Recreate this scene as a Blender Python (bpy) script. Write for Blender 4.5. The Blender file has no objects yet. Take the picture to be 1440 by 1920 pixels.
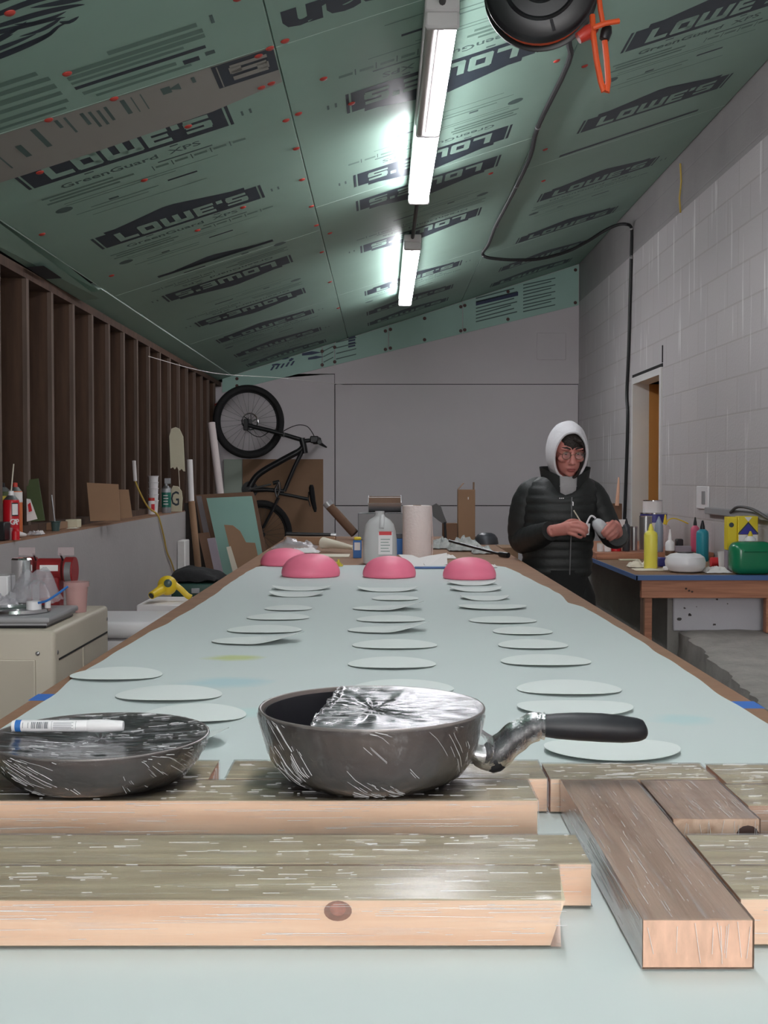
import bpy, bmesh, math, random
from mathutils import Vector, Matrix, noise
random.seed(7)
sc = bpy.context.scene
COL = sc.collection
PI = math.pi

# ------------------------------------------------------------------ camera, world, exposure
FOC, EYE = 2200.0, 1.5                     # focal length in pixels of the 1440x1920 frame, eye height
cam = bpy.data.objects.new('camera', bpy.data.cameras.new('camera'))
COL.objects.link(cam)
cam.data.sensor_fit = 'AUTO'
cam.data.sensor_width = 36.0
cam.data.lens = 36.0 * FOC / 1920.0
cam.data.clip_start = 0.05
cam.location = (0, 0, EYE)
cam.rotation_euler = (PI / 2 - math.atan(67 / FOC), 0, -math.atan(3 / FOC))
sc.camera = cam
w = bpy.data.worlds.new('world'); sc.world = w; w.use_nodes = True
w.node_tree.nodes['Background'].inputs[0].default_value = (0.8, 0.9, 1.0, 1)
w.node_tree.nodes['Background'].inputs[1].default_value = 0.03
sc.view_settings.view_transform = 'Standard'
sc.view_settings.look = 'None'
sc.view_settings.exposure = 0.0
sc.view_settings.gamma = 1.0
sc.view_settings.use_curve_mapping = False
TUBE_POWER = 38.0                          # strength of a burning fluorescent tube
dl = bpy.data.lights.new('front_fill', 'AREA'); dl.shape = 'RECTANGLE'; dl.size = 1.9; dl.size_y = 1.4
dl.energy = 118.0; dl.color = (1.0, 0.96, 0.95)   # fill light added behind the viewer to brighten the board fronts
dlo = bpy.data.objects.new('front_fill', dl); COL.objects.link(dlo)
dlo.location = (0.5, -3.9, 2.12); dlo.rotation_euler = (PI / 2, 0, 0)

T = 1.11                                   # height of the long table
XL, XR, YB, YF = -1.61, 1.96, 11.75, -4.0  # stud faces, block wall, back wall, wall behind the viewer
def ceil_z(x): return 2.986 + 0.32 * x
def at(px, py, y):                         # the real point at depth y seen at a pixel of the photograph
    return Vector(((px - 717) * y / FOC, y, EYE - (py - 893) * y / FOC))
def row_depth(py, z=T): return (EYE - z) * FOC / (py - 893)

# ------------------------------------------------------------------ mesh builder
class MB:
    def __init__(s, m=None):
        s.v = []; s.f = []; s.fm = []; s.mats = []; s.cur = 0
        if m: s.use(m)
    def use(s, m):
        if m not in s.mats: s.mats.append(m)
        s.cur = s.mats.index(m); return s
    def add(s, vs, fs):
        o = len(s.v); s.v += [Vector(p) for p in vs]
        for f in fs:
            s.f.append([i + o for i in f]); s.fm.append(s.cur)
        return s
    def xf(s, M, start=0):
        for i in range(start, len(s.v)): s.v[i] = M @ s.v[i]
        return s
    def bm(s, b, M=None):
        b.verts.ensure_lookup_table(); b.verts.index_update()
        s.add([(M @ v.co) if M else v.co.copy() for v in b.verts], [[v.index for v in f.verts] for f in b.faces]); b.free(); return s
    def box(s, x0, x1, y0, y1, z0, z1, b=0.0, M=None, seg=1):
        bm = bmesh.new(); bmesh.ops.create_cube(bm, size=1)
        for v in bm.verts:
            v.co = Vector(((x0 + x1) / 2 + v.co.x * (x1 - x0), (y0 + y1) / 2 + v.co.y * (y1 - y0), (z0 + z1) / 2 + v.co.z * (z1 - z0)))
        if b > 0: bmesh.ops.bevel(bm, geom=list(bm.edges), offset=b, segments=seg, profile=0.5, affect='EDGES')
        return s.bm(bm, M)
    def tube(s, pts, r, n=10, caps=True, closed=False, flat=1.0):
        pts = [Vector(p) for p in pts]; N = len(pts)
        rs = r if isinstance(r, (list, tuple)) else [r] * N
        t0 = (pts[1] - pts[0]).normalized()
        up = Vector((0, 0, 1)) if abs(t0.z) < 0.9 else Vector((1, 0, 0))
        nrm = (up - t0 * up.dot(t0)).normalized()
        vs = []
        for i, p in enumerate(pts):
            if closed: t = pts[(i + 1) % N] - pts[i - 1]
            else: t = pts[min(i + 1, N - 1)] - pts[max(i - 1, 0)]
            t.normalize()
            nrm = (nrm - t * nrm.dot(t)).normalized(); bn = t.cross(nrm)
            for k in range(n):
                a = 2 * PI * k / n
                vs.append(p + (bn * math.cos(a) * flat + nrm * math.sin(a)) * rs[i])
        fs = []
        for i in range(N if closed else N - 1):
            j = (i + 1) % N
            for k in range(n):
                q = (k + 1) % n
                fs.append([i * n + k, i * n + q, j * n + q, j * n + k])
        if caps and not closed:
            fs.append(list(range(n))[::-1]); fs.append([(N - 1) * n + k for k in range(n)])
        return s.add(vs, fs)
    def cyl(s, p0, p1, r0, r1=None, n=20): return s.tube([p0, p1], [r0, r0 if r1 is None else r1], n)
    def lathe(s, prof, c=(0, 0, 0), n=32, M=None, sx=1, sy=1):
        c = Vector(c); vs = []; fs = []; rings = []
        for r, z in prof:
            if r < 1e-6:
                rings.append([len(vs)]); vs.append(c + Vector((0, 0, z)))
            else:
                rings.append(list(range(len(vs), len(vs) + n)))
                for k in range(n):
                    a = 2 * PI * k / n; vs.append(c + Vector((r * math.cos(a) * sx, r * math.sin(a) * sy, z)))
        for A, B in zip(rings[:-1], rings[1:]):
            for k in range(n):
                q = (k + 1) % n
                if len(A) == 1 and len(B) == 1: continue
                if len(A) == 1: fs.append([A[0], B[q], B[k]])
                elif len(B) == 1: fs.append([A[k], A[q], B[0]])
                else: fs.append([A[k], A[q], B[q], B[k]])
        if M: vs = [M @ v for v in vs]
        return s.add(vs, fs)
    def ell(s, c, r, n=20, M=None):
        prof = [(math.sin(PI * i / (n // 2)), -math.cos(PI * i / (n // 2))) for i in range(n // 2 + 1)]
        prof[0] = (0, -1); prof[-1] = (0, 1)
        st = len(s.v); s.lathe(prof, n=n)
        R = (M.to_3x3() if M else Matrix.Identity(3)); c = Vector(c)
        for i in range(st, len(s.v)):
            p = s.v[i]; s.v[i] = c + R @ Vector((p.x * r[0], p.y * r[1], p.z * r[2]))
        return s
    def prism(s, poly, d, M=None):          # polygon in local xy, thickness d along z
        n = len(poly)
        vs = [Vector((p[0], p[1], 0)) for p in poly] + [Vector((p[0], p[1], d)) for p in poly]
        fs = [list(range(n))[::-1], list(range(n, 2 * n))] + [[i, (i + 1) % n, n + (i + 1) % n, n + i] for i in range(n)]
        if M: vs = [M @ v for v in vs]
        return s.add(vs, fs)
    def grid(s, fn, nu, nv, cu=False, thick=0.0, tdir=(0, 0, -1)):
        vs = []; fs = []
        U = nu if cu else nu + 1
        for j in range(nv + 1):
            for i in range(U): vs.append(Vector(fn(i / nu, j / nv)))
        for j in range(nv):
            for i in range(nu):
                a = j * U + i; b = j * U + (i + 1) % U
                fs.append([a, b, b + U, a + U])
        if thick:
            N = len(vs); t = Vector(tdir) * thick
            vs += [v + t for v in vs]
            fs += [[i + N for i in f][::-1] for f in fs]
            rim = ([(i, i + 1) for i in range(U - 1)] + [(nv * U + i + 1, nv * U + i) for i in range(U - 1)])
            if not cu: rim += [((j + 1) * U, j * U) for j in range(nv)] + [(j * U + nu, (j + 1) * U + nu) for j in range(nv)]
            fs += [[b, a, a + N, b + N] for a, b in rim]
        return s.add(vs, fs)
    def loft(s, rings, caps=True):
        n = len(rings[0]); vs = [p for r in rings for p in r]; fs = []
        for i in range(len(rings) - 1):
            for k in range(n):
                q = (k + 1) % n; fs.append([i * n + k, i * n + q, (i + 1) * n + q, (i + 1) * n + k])
        if caps: fs.append(list(range(n))[::-1]); fs.append([(len(rings) - 1) * n + k for k in range(n)])
        return s.add(vs, fs)
    def mesh(s, name, smooth=38):
        me = bpy.data.meshes.new(name)
        me.from_pydata([tuple(v) for v in s.v], [], s.f)
        for m in s.mats: me.materials.append(m)
        me.polygons.foreach_set('material_index', s.fm)
        b = bmesh.new(); b.from_mesh(me); bmesh.ops.recalc_face_normals(b, faces=b.faces[:]); b.to_mesh(me); b.free()
        if smooth:
            me.polygons.foreach_set('use_smooth', [True] * len(me.polygons))
            me.set_sharp_from_angle(angle=math.radians(smooth))
        me.update(); return me

RL = {}
def part(mb, name, parent, local=False, smooth=38, label=None):
    base = RL[parent.name]
    if not local:
        for i in range(len(mb.v)): mb.v[i] = mb.v[i] - base
    o = bpy.data.objects.new(name, mb.mesh(name, smooth)); COL.objects.link(o)
    o.parent = parent; RL[o.name] = base
    if label: o['label'] = label
    return o
def tag(o, label, cat, group=None):
    o['label'] = label; o['category'] = cat
    if group: o['group'] = group
    return o
def thing(name, label, cat, loc, group=None):
    o = bpy.data.objects.new(name, None); o.empty_display_size = 0.05; COL.objects.link(o)
    o.location = loc; RL[o.name] = Vector(loc)
    return tag(o, label, cat, group)
def solo(mb, name, label, cat, group=None, smooth=38):
    xs = [v.x for v in mb.v]; ys = [v.y for v in mb.v]; zs = [v.z for v in mb.v]
    c = Vector(((min(xs) + max(xs)) / 2, (min(ys) + max(ys)) / 2, min(zs)))
    for i in range(len(mb.v)): mb.v[i] = mb.v[i] - c
    o = bpy.data.objects.new(name, mb.mesh(name, smooth)); COL.objects.link(o); o.location = c; RL[o.name] = c
    return tag(o, label, cat, group)
def struct(mb, name, parent=None, smooth=38):
    o = bpy.data.objects.new(name, mb.mesh(name, smooth)); COL.objects.link(o); RL[o.name] = Vector((0, 0, 0))
    if parent: o.parent = parent
    else: o['kind'] = 'structure'
    return o
def copy_child(o, parent, name=None, loc=None):
    c = o.copy(); COL.objects.link(c); c.parent = parent; RL[c.name] = RL[o.name]
    if loc is not None: c.location = loc
    return c

def text_mb(mb, s, size, M, ext=0.0, bold=0.0):
    cu = bpy.data.curves.new('t', 'FONT'); cu.body = s; cu.size = size; cu.align_x = 'CENTER'; cu.align_y = 'CENTER'
    cu.offset = bold; cu.resolution_u = 2; cu.extrude = ext
    o = bpy.data.objects.new('t', cu); COL.objects.link(o)
    dg = bpy.context.evaluated_depsgraph_get(); dg.update()
    me = bpy.data.meshes.new_from_object(o.evaluated_get(dg))
    mb.add([M @ v.co for v in me.vertices], [list(p.vertices) for p in me.polygons])
    bpy.data.objects.remove(o); bpy.data.meshes.remove(me); bpy.data.curves.remove(cu)

# ------------------------------------------------------------------ materials
def lin(c):
    def f(u):
        u /= 255.0
        return u / 12.92 if u <= 0.04045 else ((u + 0.055) / 1.055) ** 2.4
    return (f(c[0]), f(c[1]), f(c[2]), 1.0)
def nd(nt, t, **kw):
    n = nt.nodes.new(t)
    for k, v in kw.items():
        if k in n.inputs: n.inputs[k].default_value = v
        else: setattr(n, k, v)
    return n
def mat(name, col, rough=0.6, metal=0.0, var=0.0, vs=8.0, stretch=(1, 1, 1), col2=None, bump=0.0, bs=60.0, spec=0.5, coat=0.0, trans=0.0, alpha=1.0, sss=0.0):
    m = bpy.data.materials.new(name); m.use_nodes = True; nt = m.node_tree
    p = nt.nodes['Principled BSDF']
    p.inputs['Base Color'].default_value = lin(col); p.inputs['Roughness'].default_value = rough
    p.inputs['Metallic'].default_value = metal; p.inputs['Specular IOR Level'].default_value = spec
    p.inputs['Coat Weight'].default_value = coat; p.inputs['Coat Roughness'].default_value = 0.08
    p.inputs['Transmission Weight'].default_value = trans; p.inputs['Alpha'].default_value = alpha
    p.inputs['Subsurface Weight'].default_value = sss
    if sss: p.inputs['Subsurface Scale'].default_value = 0.01
    tc = mp = None
    if var or bump:
        tc = nd(nt, 'ShaderNodeTexCoord'); mp = nd(nt, 'ShaderNodeMapping'); mp.inputs['Scale'].default_value = stretch
        nt.links.new(tc.outputs['Object'], mp.inputs['Vector'])
    if var:
        nz = nd(nt, 'ShaderNodeTexNoise', Scale=vs, Detail=5.0, Roughness=0.6); nt.links.new(mp.outputs[0], nz.inputs['Vector'])
        cr = nd(nt, 'ShaderNodeValToRGB'); cr.color_ramp.elements[0].position = 0.32; cr.color_ramp.elements[1].position = 0.68
        a = lin(col); b = lin(col2) if col2 else tuple(min(1, c * (1 + var)) for c in a[:3]) + (1,)
        cr.color_ramp.elements[0].color = a if col2 else tuple(c * (1 - var) for c in a[:3]) + (1,)
        cr.color_ramp.elements[1].color = b
        nt.links.new(nz.outputs['Fac'], cr.inputs[0]); nt.links.new(cr.outputs[0], p.inputs['Base Color'])
    if bump:
        n2 = nd(nt, 'ShaderNodeTexNoise', Scale=bs, Detail=4.0); nt.links.new(mp.outputs[0], n2.inputs['Vector'])
        bp = nd(nt, 'ShaderNodeBump', Strength=bump, Distance=0.01); nt.links.new(n2.outputs['Fac'], bp.inputs['Height'])
        nt.links.new(bp.outputs[0], p.inputs['Normal'])
    return m

def emis(name, col, strength):
    m = bpy.data.materials.new(name); m.use_nodes = True; nt = m.node_tree
    p = nt.nodes['Principled BSDF']; p.inputs['Base Color'].default_value = (0.8, 0.8, 0.8, 1)
    p.inputs['Emission Color'].default_value = col; p.inputs['Emission Strength'].default_value = strength
    return m

def film_mat(name, stretch=(3, 60, 60), milk=0.10, rough=0.13, gloss=1.0, bumps=0.6, scale=6.0, streak_lo=0.55, dist=0.001, lo=0.05):
    m = bpy.data.materials.new(name); m.use_nodes = True; nt = m.node_tree
    nt.nodes.remove(nt.nodes['Principled BSDF']); out = nt.nodes['Material Output']
    tc = nd(nt, 'ShaderNodeTexCoord'); mp = nd(nt, 'ShaderNodeMapping'); mp.inputs['Scale'].default_value = stretch
    nt.links.new(tc.outputs['Object'], mp.inputs['Vector'])
    nz = nd(nt, 'ShaderNodeTexNoise', Scale=scale, Detail=6.0, Roughness=0.65); nt.links.new(mp.outputs[0], nz.inputs['Vector'])
    bp = nd(nt, 'ShaderNodeBump', Strength=bumps, Distance=dist); nt.links.new(nz.outputs['Fac'], bp.inputs['Height'])
    gl = nd(nt, 'ShaderNodeBsdfGlossy', Roughness=rough); gl.inputs['Color'].default_value = (0.95, 0.95, 0.97, 1); nt.links.new(bp.outputs[0], gl.inputs['Normal'])
    tr = nd(nt, 'ShaderNodeBsdfTransparent'); df = nd(nt, 'ShaderNodeBsdfDiffuse'); df.inputs['Color'].default_value = (0.8, 0.8, 0.84, 1)
    fr = nd(nt, 'ShaderNodeFresnel', IOR=1.5); nt.links.new(bp.outputs[0], fr.inputs['Normal'])
    mul = nd(nt, 'ShaderNodeMath', operation='MULTIPLY', use_clamp=True); mul.inputs[1].default_value = gloss; nt.links.new(fr.outputs[0], mul.inputs[0])
    mr = nd(nt, 'ShaderNodeMapRange'); mr.inputs['From Min'].default_value = streak_lo; mr.inputs['From Max'].default_value = streak_lo + 0.2
    mr.inputs['To Min'].default_value = milk * lo; mr.inputs['To Max'].default_value = milk
    nt.links.new(nz.outputs['Fac'], mr.inputs['Value'])
    m1 = nd(nt, 'ShaderNodeMixShader'); nt.links.new(mr.outputs[0], m1.inputs[0]); nt.links.new(tr.outputs[0], m1.inputs[1]); nt.links.new(df.outputs[0], m1.inputs[2])
    m2 = nd(nt, 'ShaderNodeMixShader'); nt.links.new(mul.outputs[0], m2.inputs[0]); nt.links.new(m1.outputs[0], m2.inputs[1]); nt.links.new(gl.outputs[0], m2.inputs[2])
    nt.links.new(m2.outputs[0], out.inputs['Surface'])
    return m

def block_mat():
    m = bpy.data.materials.new('painted_block'); m.use_nodes = True; nt = m.node_tree; p = nt.nodes['Principled BSDF']
    tc = nd(nt, 'ShaderNodeTexCoord'); sp = nd(nt, 'ShaderNodeSeparateXYZ'); nt.links.new(tc.outputs['Object'], sp.inputs[0])
    cb = nd(nt, 'ShaderNodeCombineXYZ'); nt.links.new(sp.outputs['Y'], cb.inputs['X'])
    ad = nd(nt, 'ShaderNodeMath', operation='ADD'); ad.inputs[1].default_value = -0.015; nt.links.new(sp.outputs['Z'], ad.inputs[0]); nt.links.new(ad.outputs[0], cb.inputs['Y'])
    br = nd(nt, 'ShaderNodeTexBrick', Scale=1.0); br.inputs['Brick Width'].default_value = 0.406; br.inputs['Row Height'].default_value = 0.2035
    br.inputs['Mortar Size'].default_value = 0.006; br.inputs['Mortar Smooth'].default_value = 0.4
    br.inputs['Color1'].default_value = lin((192, 187, 187)); br.inputs['Color2'].default_value = lin((187, 182, 183)); br.inputs['Mortar'].default_value = lin((178, 172, 170))
    nt.links.new(cb.outputs[0], br.inputs['Vector'])
    # bare grey block above the paint line, and long paint runs below it
    gt = nd(nt, 'ShaderNodeMath', operation='GREATER_THAN'); gt.inputs[1].default_value = 3.235; nt.links.new(sp.outputs['Z'], gt.inputs[0])
    nz = nd(nt, 'ShaderNodeTexNoise', Scale=3.0, Detail=6.0); nt.links.new(tc.outputs['Object'], nz.inputs['Vector'])
    cr = nd(nt, 'ShaderNodeValToRGB'); cr.color_ramp.elements[0].color = lin((134, 130, 130)); cr.color_ramp.elements[1].color = lin((162, 158, 157))
    nt.links.new(nz.outputs['Fac'], cr.inputs[0])
    mp = nd(nt, 'ShaderNodeMapping'); mp.inputs['Scale'].default_value = (1, 11, 0.9); nt.links.new(tc.outputs['Object'], mp.inputs['Vector'])
    rn = nd(nt, 'ShaderNodeTexNoise', Scale=1.6, Detail=3.0); nt.links.new(mp.outputs[0], rn.inputs['Vector'])
    rr = nd(nt, 'ShaderNodeMapRange'); rr.inputs['From Min'].default_value = 0.62; rr.inputs['From Max'].default_value = 0.72; nt.links.new(rn.outputs['Fac'], rr.inputs['Value'])
    mx0 = nd(nt, 'ShaderNodeMix', data_type='RGBA'); mx0.inputs['B'].default_value = lin((246, 244, 242))
    mul = nd(nt, 'ShaderNodeMath', operation='MULTIPLY'); mul.inputs[1].default_value = 0.6; nt.links.new(rr.outputs[0], mul.inputs[0])
    nt.links.new(mul.outputs[0], mx0.inputs['Factor']); nt.links.new(br.outputs['Color'], mx0.inputs['A'])
    mx = nd(nt, 'ShaderNodeMix', data_type='RGBA'); nt.links.new(gt.outputs[0], mx.inputs['Factor'])
    nt.links.new(mx0.outputs['Result'], mx.inputs['A']); nt.links.new(cr.outputs[0], mx.inputs['B']); nt.links.new(mx.outputs['Result'], p.inputs['Base Color'])
    n2 = nd(nt, 'ShaderNodeTexNoise', Scale=70.0, Detail=3.0); nt.links.new(tc.outputs['Object'], n2.inputs['Vector'])
    sb = nd(nt, 'ShaderNodeMath', operation='MULTIPLY_ADD'); sb.inputs[1].default_value = -0.8; nt.links.new(br.outputs['Fac'], sb.inputs[0]); nt.links.new(n2.outputs['Fac'], sb.inputs[2])
    bp = nd(nt, 'ShaderNodeBump', Strength=0.5, Distance=0.003); nt.links.new(sb.outputs[0], bp.inputs['Height']); nt.links.new(bp.outputs[0], p.inputs['Normal'])
    p.inputs['Roughness'].default_value = 0.55
    return m

def wood_mat(name, c1, c2, rough=0.55, knots=True, scale=1.0):
    m = bpy.data.materials.new(name); m.use_nodes = True; nt = m.node_tree; p = nt.nodes['Principled BSDF']
    tc = nd(nt, 'ShaderNodeTexCoord'); mp = nd(nt, 'ShaderNodeMapping'); mp.inputs['Scale'].default_value = (1.2 * scale, 26 * scale, 26 * scale)
    oi = nd(nt, 'ShaderNodeObjectInfo'); va = nd(nt, 'ShaderNodeVectorMath', operation='ADD')
    sc_ = nd(nt, 'ShaderNodeMath', operation='MULTIPLY'); sc_.inputs[1].default_value = 37.0
    nt.links.new(oi.outputs['Random'], sc_.inputs[0]); nt.links.new(tc.outputs['Object'], va.inputs[0]); nt.links.new(sc_.outputs[0], va.inputs[1])
    nt.links.new(va.outputs[0], mp.inputs['Vector'])
    nz = nd(nt, 'ShaderNodeTexNoise', Scale=2.2, Detail=6.0, Roughness=0.6, Distortion=0.5); nt.links.new(mp.outputs[0], nz.inputs['Vector'])
    cr = nd(nt, 'ShaderNodeValToRGB'); e = cr.color_ramp.elements; e[0].position = 0.3; e[0].color = lin(c2); e[1].position = 0.65; e[1].color = lin(c1)
    nt.links.new(nz.outputs['Fac'], cr.inputs[0])
    last = cr.outputs[0]
    if knots:
        vo = nd(nt, 'ShaderNodeTexVoronoi', Scale=2.6); mk = nd(nt, 'ShaderNodeMapping'); mk.inputs['Scale'].default_value = (1.0, 2.2, 2.2)
        nt.links.new(va.outputs[0], mk.inputs['Vector']); nt.links.new(mk.outputs[0], vo.inputs['Vector'])
        kr = nd(nt, 'ShaderNodeMapRange'); kr.inputs['From Min'].default_value = 0.07; kr.inputs['From Max'].default_value = 0.03; nt.links.new(vo.outputs['Distance'], kr.inputs['Value'])
        mx = nd(nt, 'ShaderNodeMix', data_type='RGBA'); mx.inputs['B'].default_value = lin((96, 62, 48)); nt.links.new(kr.outputs[0], mx.inputs['Factor']); nt.links.new(last, mx.inputs['A']); last = mx.outputs['Result']
    nt.links.new(last, p.inputs['Base Color']); p.inputs['Roughness'].default_value = rough
    return m

def paper_mat():
    m = mat('white_paper', (208, 217, 216), 0.75, bump=0.12, bs=5.0)
    nt = m.node_tree; p = nt.nodes['Principled BSDF']
    tc = nd(nt, 'ShaderNodeTexCoord')
    base = lin((208, 217, 216)); last = None
    # paint stains that soaked into the sheet: a yellow-green one and a pale blue one
    for c, sx, sy, colr, k in (((-0.315, 2.50), 0.075, 0.045, (196, 206, 140), 0.9), ((-0.29, 2.20), 0.10, 0.07, (178, 208, 214), 0.8), ((0.48, 1.86), 0.06, 0.05, (186, 214, 216), 0.7), ((-0.2, 1.92), 0.11, 0.05, (196, 222, 220), 0.7)):
        mp = nd(nt, 'ShaderNodeMapping'); mp.vector_type = 'TEXTURE'; mp.inputs['Location'].default_value = (c[0], c[1], T + 0.002); mp.inputs['Scale'].default_value = (sx, sy, 1)
        nt.links.new(tc.outputs['Object'], mp.inputs['Vector'])
        nz = nd(nt, 'ShaderNodeTexNoise', Scale=1.5, Detail=3.0); nt.links.new(mp.outputs[0], nz.inputs['Vector'])
        ln = nd(nt, 'ShaderNodeVectorMath', operation='LENGTH'); nt.links.new(mp.outputs[0], ln.inputs[0])
        sm = nd(nt, 'ShaderNodeMath', operation='MULTIPLY_ADD'); sm.inputs[1].default_value = 0.7; nt.links.new(nz.outputs['Fac'], sm.inputs[0]); nt.links.new(ln.outputs['Value'], sm.inputs[2])
        mr = nd(nt, 'ShaderNodeMapRange'); mr.inputs['From Min'].default_value = 1.35; mr.inputs['From Max'].default_value = 0.75; mr.inputs['To Max'].default_value = k
        nt.links.new(sm.outputs[0], mr.inputs['Value'])
        mx = nd(nt, 'ShaderNodeMix', data_type='RGBA'); mx.inputs['A'].default_value = base; mx.inputs['B'].default_value = lin(colr)
        nt.links.new(mr.outputs[0], mx.inputs['Factor'])
        if last: nt.links.new(last, mx.inputs['A'])
        last = mx.outputs['Result']
    nt.links.new(last, p.inputs['Base Color'])
    return m

M = {}
def mk(k, *a, **kw): M[k] = mat(k, *a, **kw); return M[k]
mk('concrete_floor', (104, 100, 96), 0.85, var=0.25, vs=3, bump=0.3, bs=40)
mk('concrete', (168, 164, 158), 0.9, var=0.16, vs=7, bump=0.9, bs=28)
mk('drywall', (222, 216, 219), 0.8, var=0.025, vs=1.5, bump=0.05, bs=12)
mk('gap', (26, 24, 24), 0.9)
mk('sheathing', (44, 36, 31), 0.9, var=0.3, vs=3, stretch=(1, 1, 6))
mk('foam', (150, 181, 166), 0.55, var=0.05, vs=1.2, spec=0.35)
mk('foam_edge', (214, 236, 226), 0.6)
mk('foam_pale', (172, 208, 197), 0.55, var=0.04, vs=2)
mk('foam_peach', (156, 154, 146), 0.55)
mk('ink', (48, 60, 70), 0.5)
mk('ink_blue', (48, 62, 94), 0.5)
mk('ink_faint', (106, 136, 124), 0.5)
mk('ink_mid', (84, 108, 104), 0.5)
mk('red_cap', (190, 66, 56), 0.5)
mk('dark_cap', (84, 50, 46), 0.5)
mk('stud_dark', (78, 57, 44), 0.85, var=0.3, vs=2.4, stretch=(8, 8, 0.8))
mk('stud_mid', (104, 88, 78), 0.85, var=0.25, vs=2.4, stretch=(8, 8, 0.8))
mk('white_paint', (214, 212, 210), 0.6, var=0.03, vs=4, bump=0.1, bs=40)
mk('white_metal', (226, 224, 224), 0.4)
mk('dead_tube', (206, 200, 196), 0.3)
M['lit_tube'] = emis('lit_tube', (0.97, 0.95, 1.0, 1), TUBE_POWER)
mk('black_cable', (26, 26, 28), 0.5)
mk('grey_conduit', (74, 72, 72), 0.6)
mk('orange_cord', (232, 92, 44), 0.45)
mk('red_plastic', (200, 62, 48), 0.4)
mk('black_plastic', (30, 30, 33), 0.38)
mk('black_plastic_mid', (62, 60, 64), 0.4)
mk('brown_board', (146, 110, 86), 0.75, var=0.10, vs=6, stretch=(1, 3, 1))
mk('cardboard', (150, 118, 92), 0.8, var=0.06, vs=5)
mk('cardboard_dark', (116, 88, 70), 0.85, var=0.08, vs=5)
mk('grey_board', (128, 120, 122), 0.8, var=0.06, vs=6)
mk('teal_board', (136, 174, 163), 0.6, var=0.05, vs=3)
mk('purple_foam', (150, 140, 150), 0.7, var=0.05, vs=8)
mk('blue_tape', (58, 112, 196), 0.6)
mk('petal', (230, 236, 234), 0.7)
mk('pink_form', (252, 130, 160), 0.5, var=0.04, vs=10)
mk('jug_plastic', (222, 224, 224), 0.35, alpha=0.55)
mk('water', (170, 176, 176), 0.2, alpha=0.35)
mk('label_white', (232, 228, 228), 0.6)
mk('label_red', (204, 44, 52), 0.5)
mk('label_blue', (46, 108, 180), 0.5)
mk('towel', (238, 226, 224), 0.85, bump=0.25, bs=90)
mk('tissue', (226, 222, 220), 0.85)
mk('plastic_bag', (206, 204, 210), 0.2, alpha=0.25)
mk('cream_paper', (222, 214, 196), 0.75)
mk('newsprint', (176, 180, 178), 0.8, var=0.35, vs=16)
mk('steel', (176, 176, 178), 0.32, metal=0.9)
mk('chrome', (214, 214, 216), 0.12, metal=1.0)
mk('grey_metal', (128, 128, 130), 0.5, metal=0.35)
mk('pan_grey', (112, 102, 99), 0.42, metal=0.3)
mk('pan_rim', (140, 132, 130), .35, metal=.5)  # lighter than the pan body: rim highlight put into the colour
mk('pan_dark', (44, 43, 48), 0.32, metal=0.2)
mk('handle_black', (26, 27, 33), 0.45)
M['film_board'] = film_mat('film_board', (3, 70, 70), milk=0.26, rough=0.20, gloss=1.5, bumps=1.0, scale=2.6, dist=0.0005, streak_lo=.52)
M['crease_glint'] = mat('crease_glint', (250, 250, 252), 0.14, alpha=0.6)  # film ridges in white; the colour stands in for bright glints
M['film_pan'] = film_mat('film_pan', (14, 14, 9), milk=0.35, rough=0.12, gloss=1.3, bumps=1.0, scale=3.2, streak_lo=0.60, dist=0.004)
M['film_radial'] = film_mat('film_radial', (8, 46, 30), milk=0.62, rough=0.2, gloss=1.4, bumps=1.0, scale=2.6, streak_lo=0.52, dist=0.0008)
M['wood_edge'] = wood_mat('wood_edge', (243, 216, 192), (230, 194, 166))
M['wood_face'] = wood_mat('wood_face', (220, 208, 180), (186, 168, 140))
M['wood_rosy'] = wood_mat('wood_rosy', (208, 180, 160), (172, 140, 118))
M['wood_end'] = mat('wood_end', (226, 182, 158), 0.7, var=0.12, vs=30, stretch=(1, 3, 1))
M['wood_end_pale'] = mat('wood_end_pale', (226, 206, 204), 0.7, var=0.06, vs=20)
M['bench_wood'] = wood_mat('bench_wood', (192, 132, 102), (152, 98, 74))
M['dark_knot'] = mat('dark_knot', (66, 44, 38), 0.6)
M['knot_outer'] = mat('knot_outer', (158, 116, 98), 0.6, var=.25, vs=90); M['knot_inner'] = mat('knot_inner', (176, 122, 104), 0.6, var=.2, vs=120)
M['paper'] = paper_mat()
M['block'] = block_mat()
mk('blue_grey', (150, 160, 176), .4)
mk('dark_block', (150, 147, 143), 0.9, var=0.12, vs=3, bump=0.5, bs=30)
mk('stained_white', (208, 206, 214), 0.7, var=0.04, vs=4, bump=0.3, bs=25)
mk('soot', (84, 80, 80), 0.9)
mk('beige_metal', (188, 180, 164), 0.5, var=0.03, vs=3)
mk('grey_plastic', (150, 150, 152), 0.45)
mk('white_plastic', (232, 230, 232), 0.35)
mk('red_enamel', (140, 34, 38), 0.4)
mk('clear_shield', (210, 190, 192), 0.2, alpha=0.35)
mk('clear_pink', (220, 176, 172), 0.25, alpha=0.5)
mk('yellow_plastic', (222, 190, 40), 0.42)
mk('yellow_cord', (206, 176, 88), 0.6)
mk('black_fabric', (26, 26, 28), 0.9, bump=0.4, bs=60)
mk('green_case', (44, 78, 70), 0.5)
mk('spray_red', (196, 26, 38), 0.3)
mk('spray_green', (36, 112, 96), 0.35)
mk('spray_grey', (170, 172, 176), 0.35, metal=0.4)
mk('yellow_label', (196, 178, 60), 0.5)
mk('orange_label', (216, 120, 70), 0.5)
mk('green_cover', (72, 84, 52), 0.7, var=0.1, vs=10)
mk('cup_teal', (70, 92, 90), 0.3)
mk('paddle_wood', (212, 206, 180), 0.6, var=0.04, vs=5)
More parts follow.
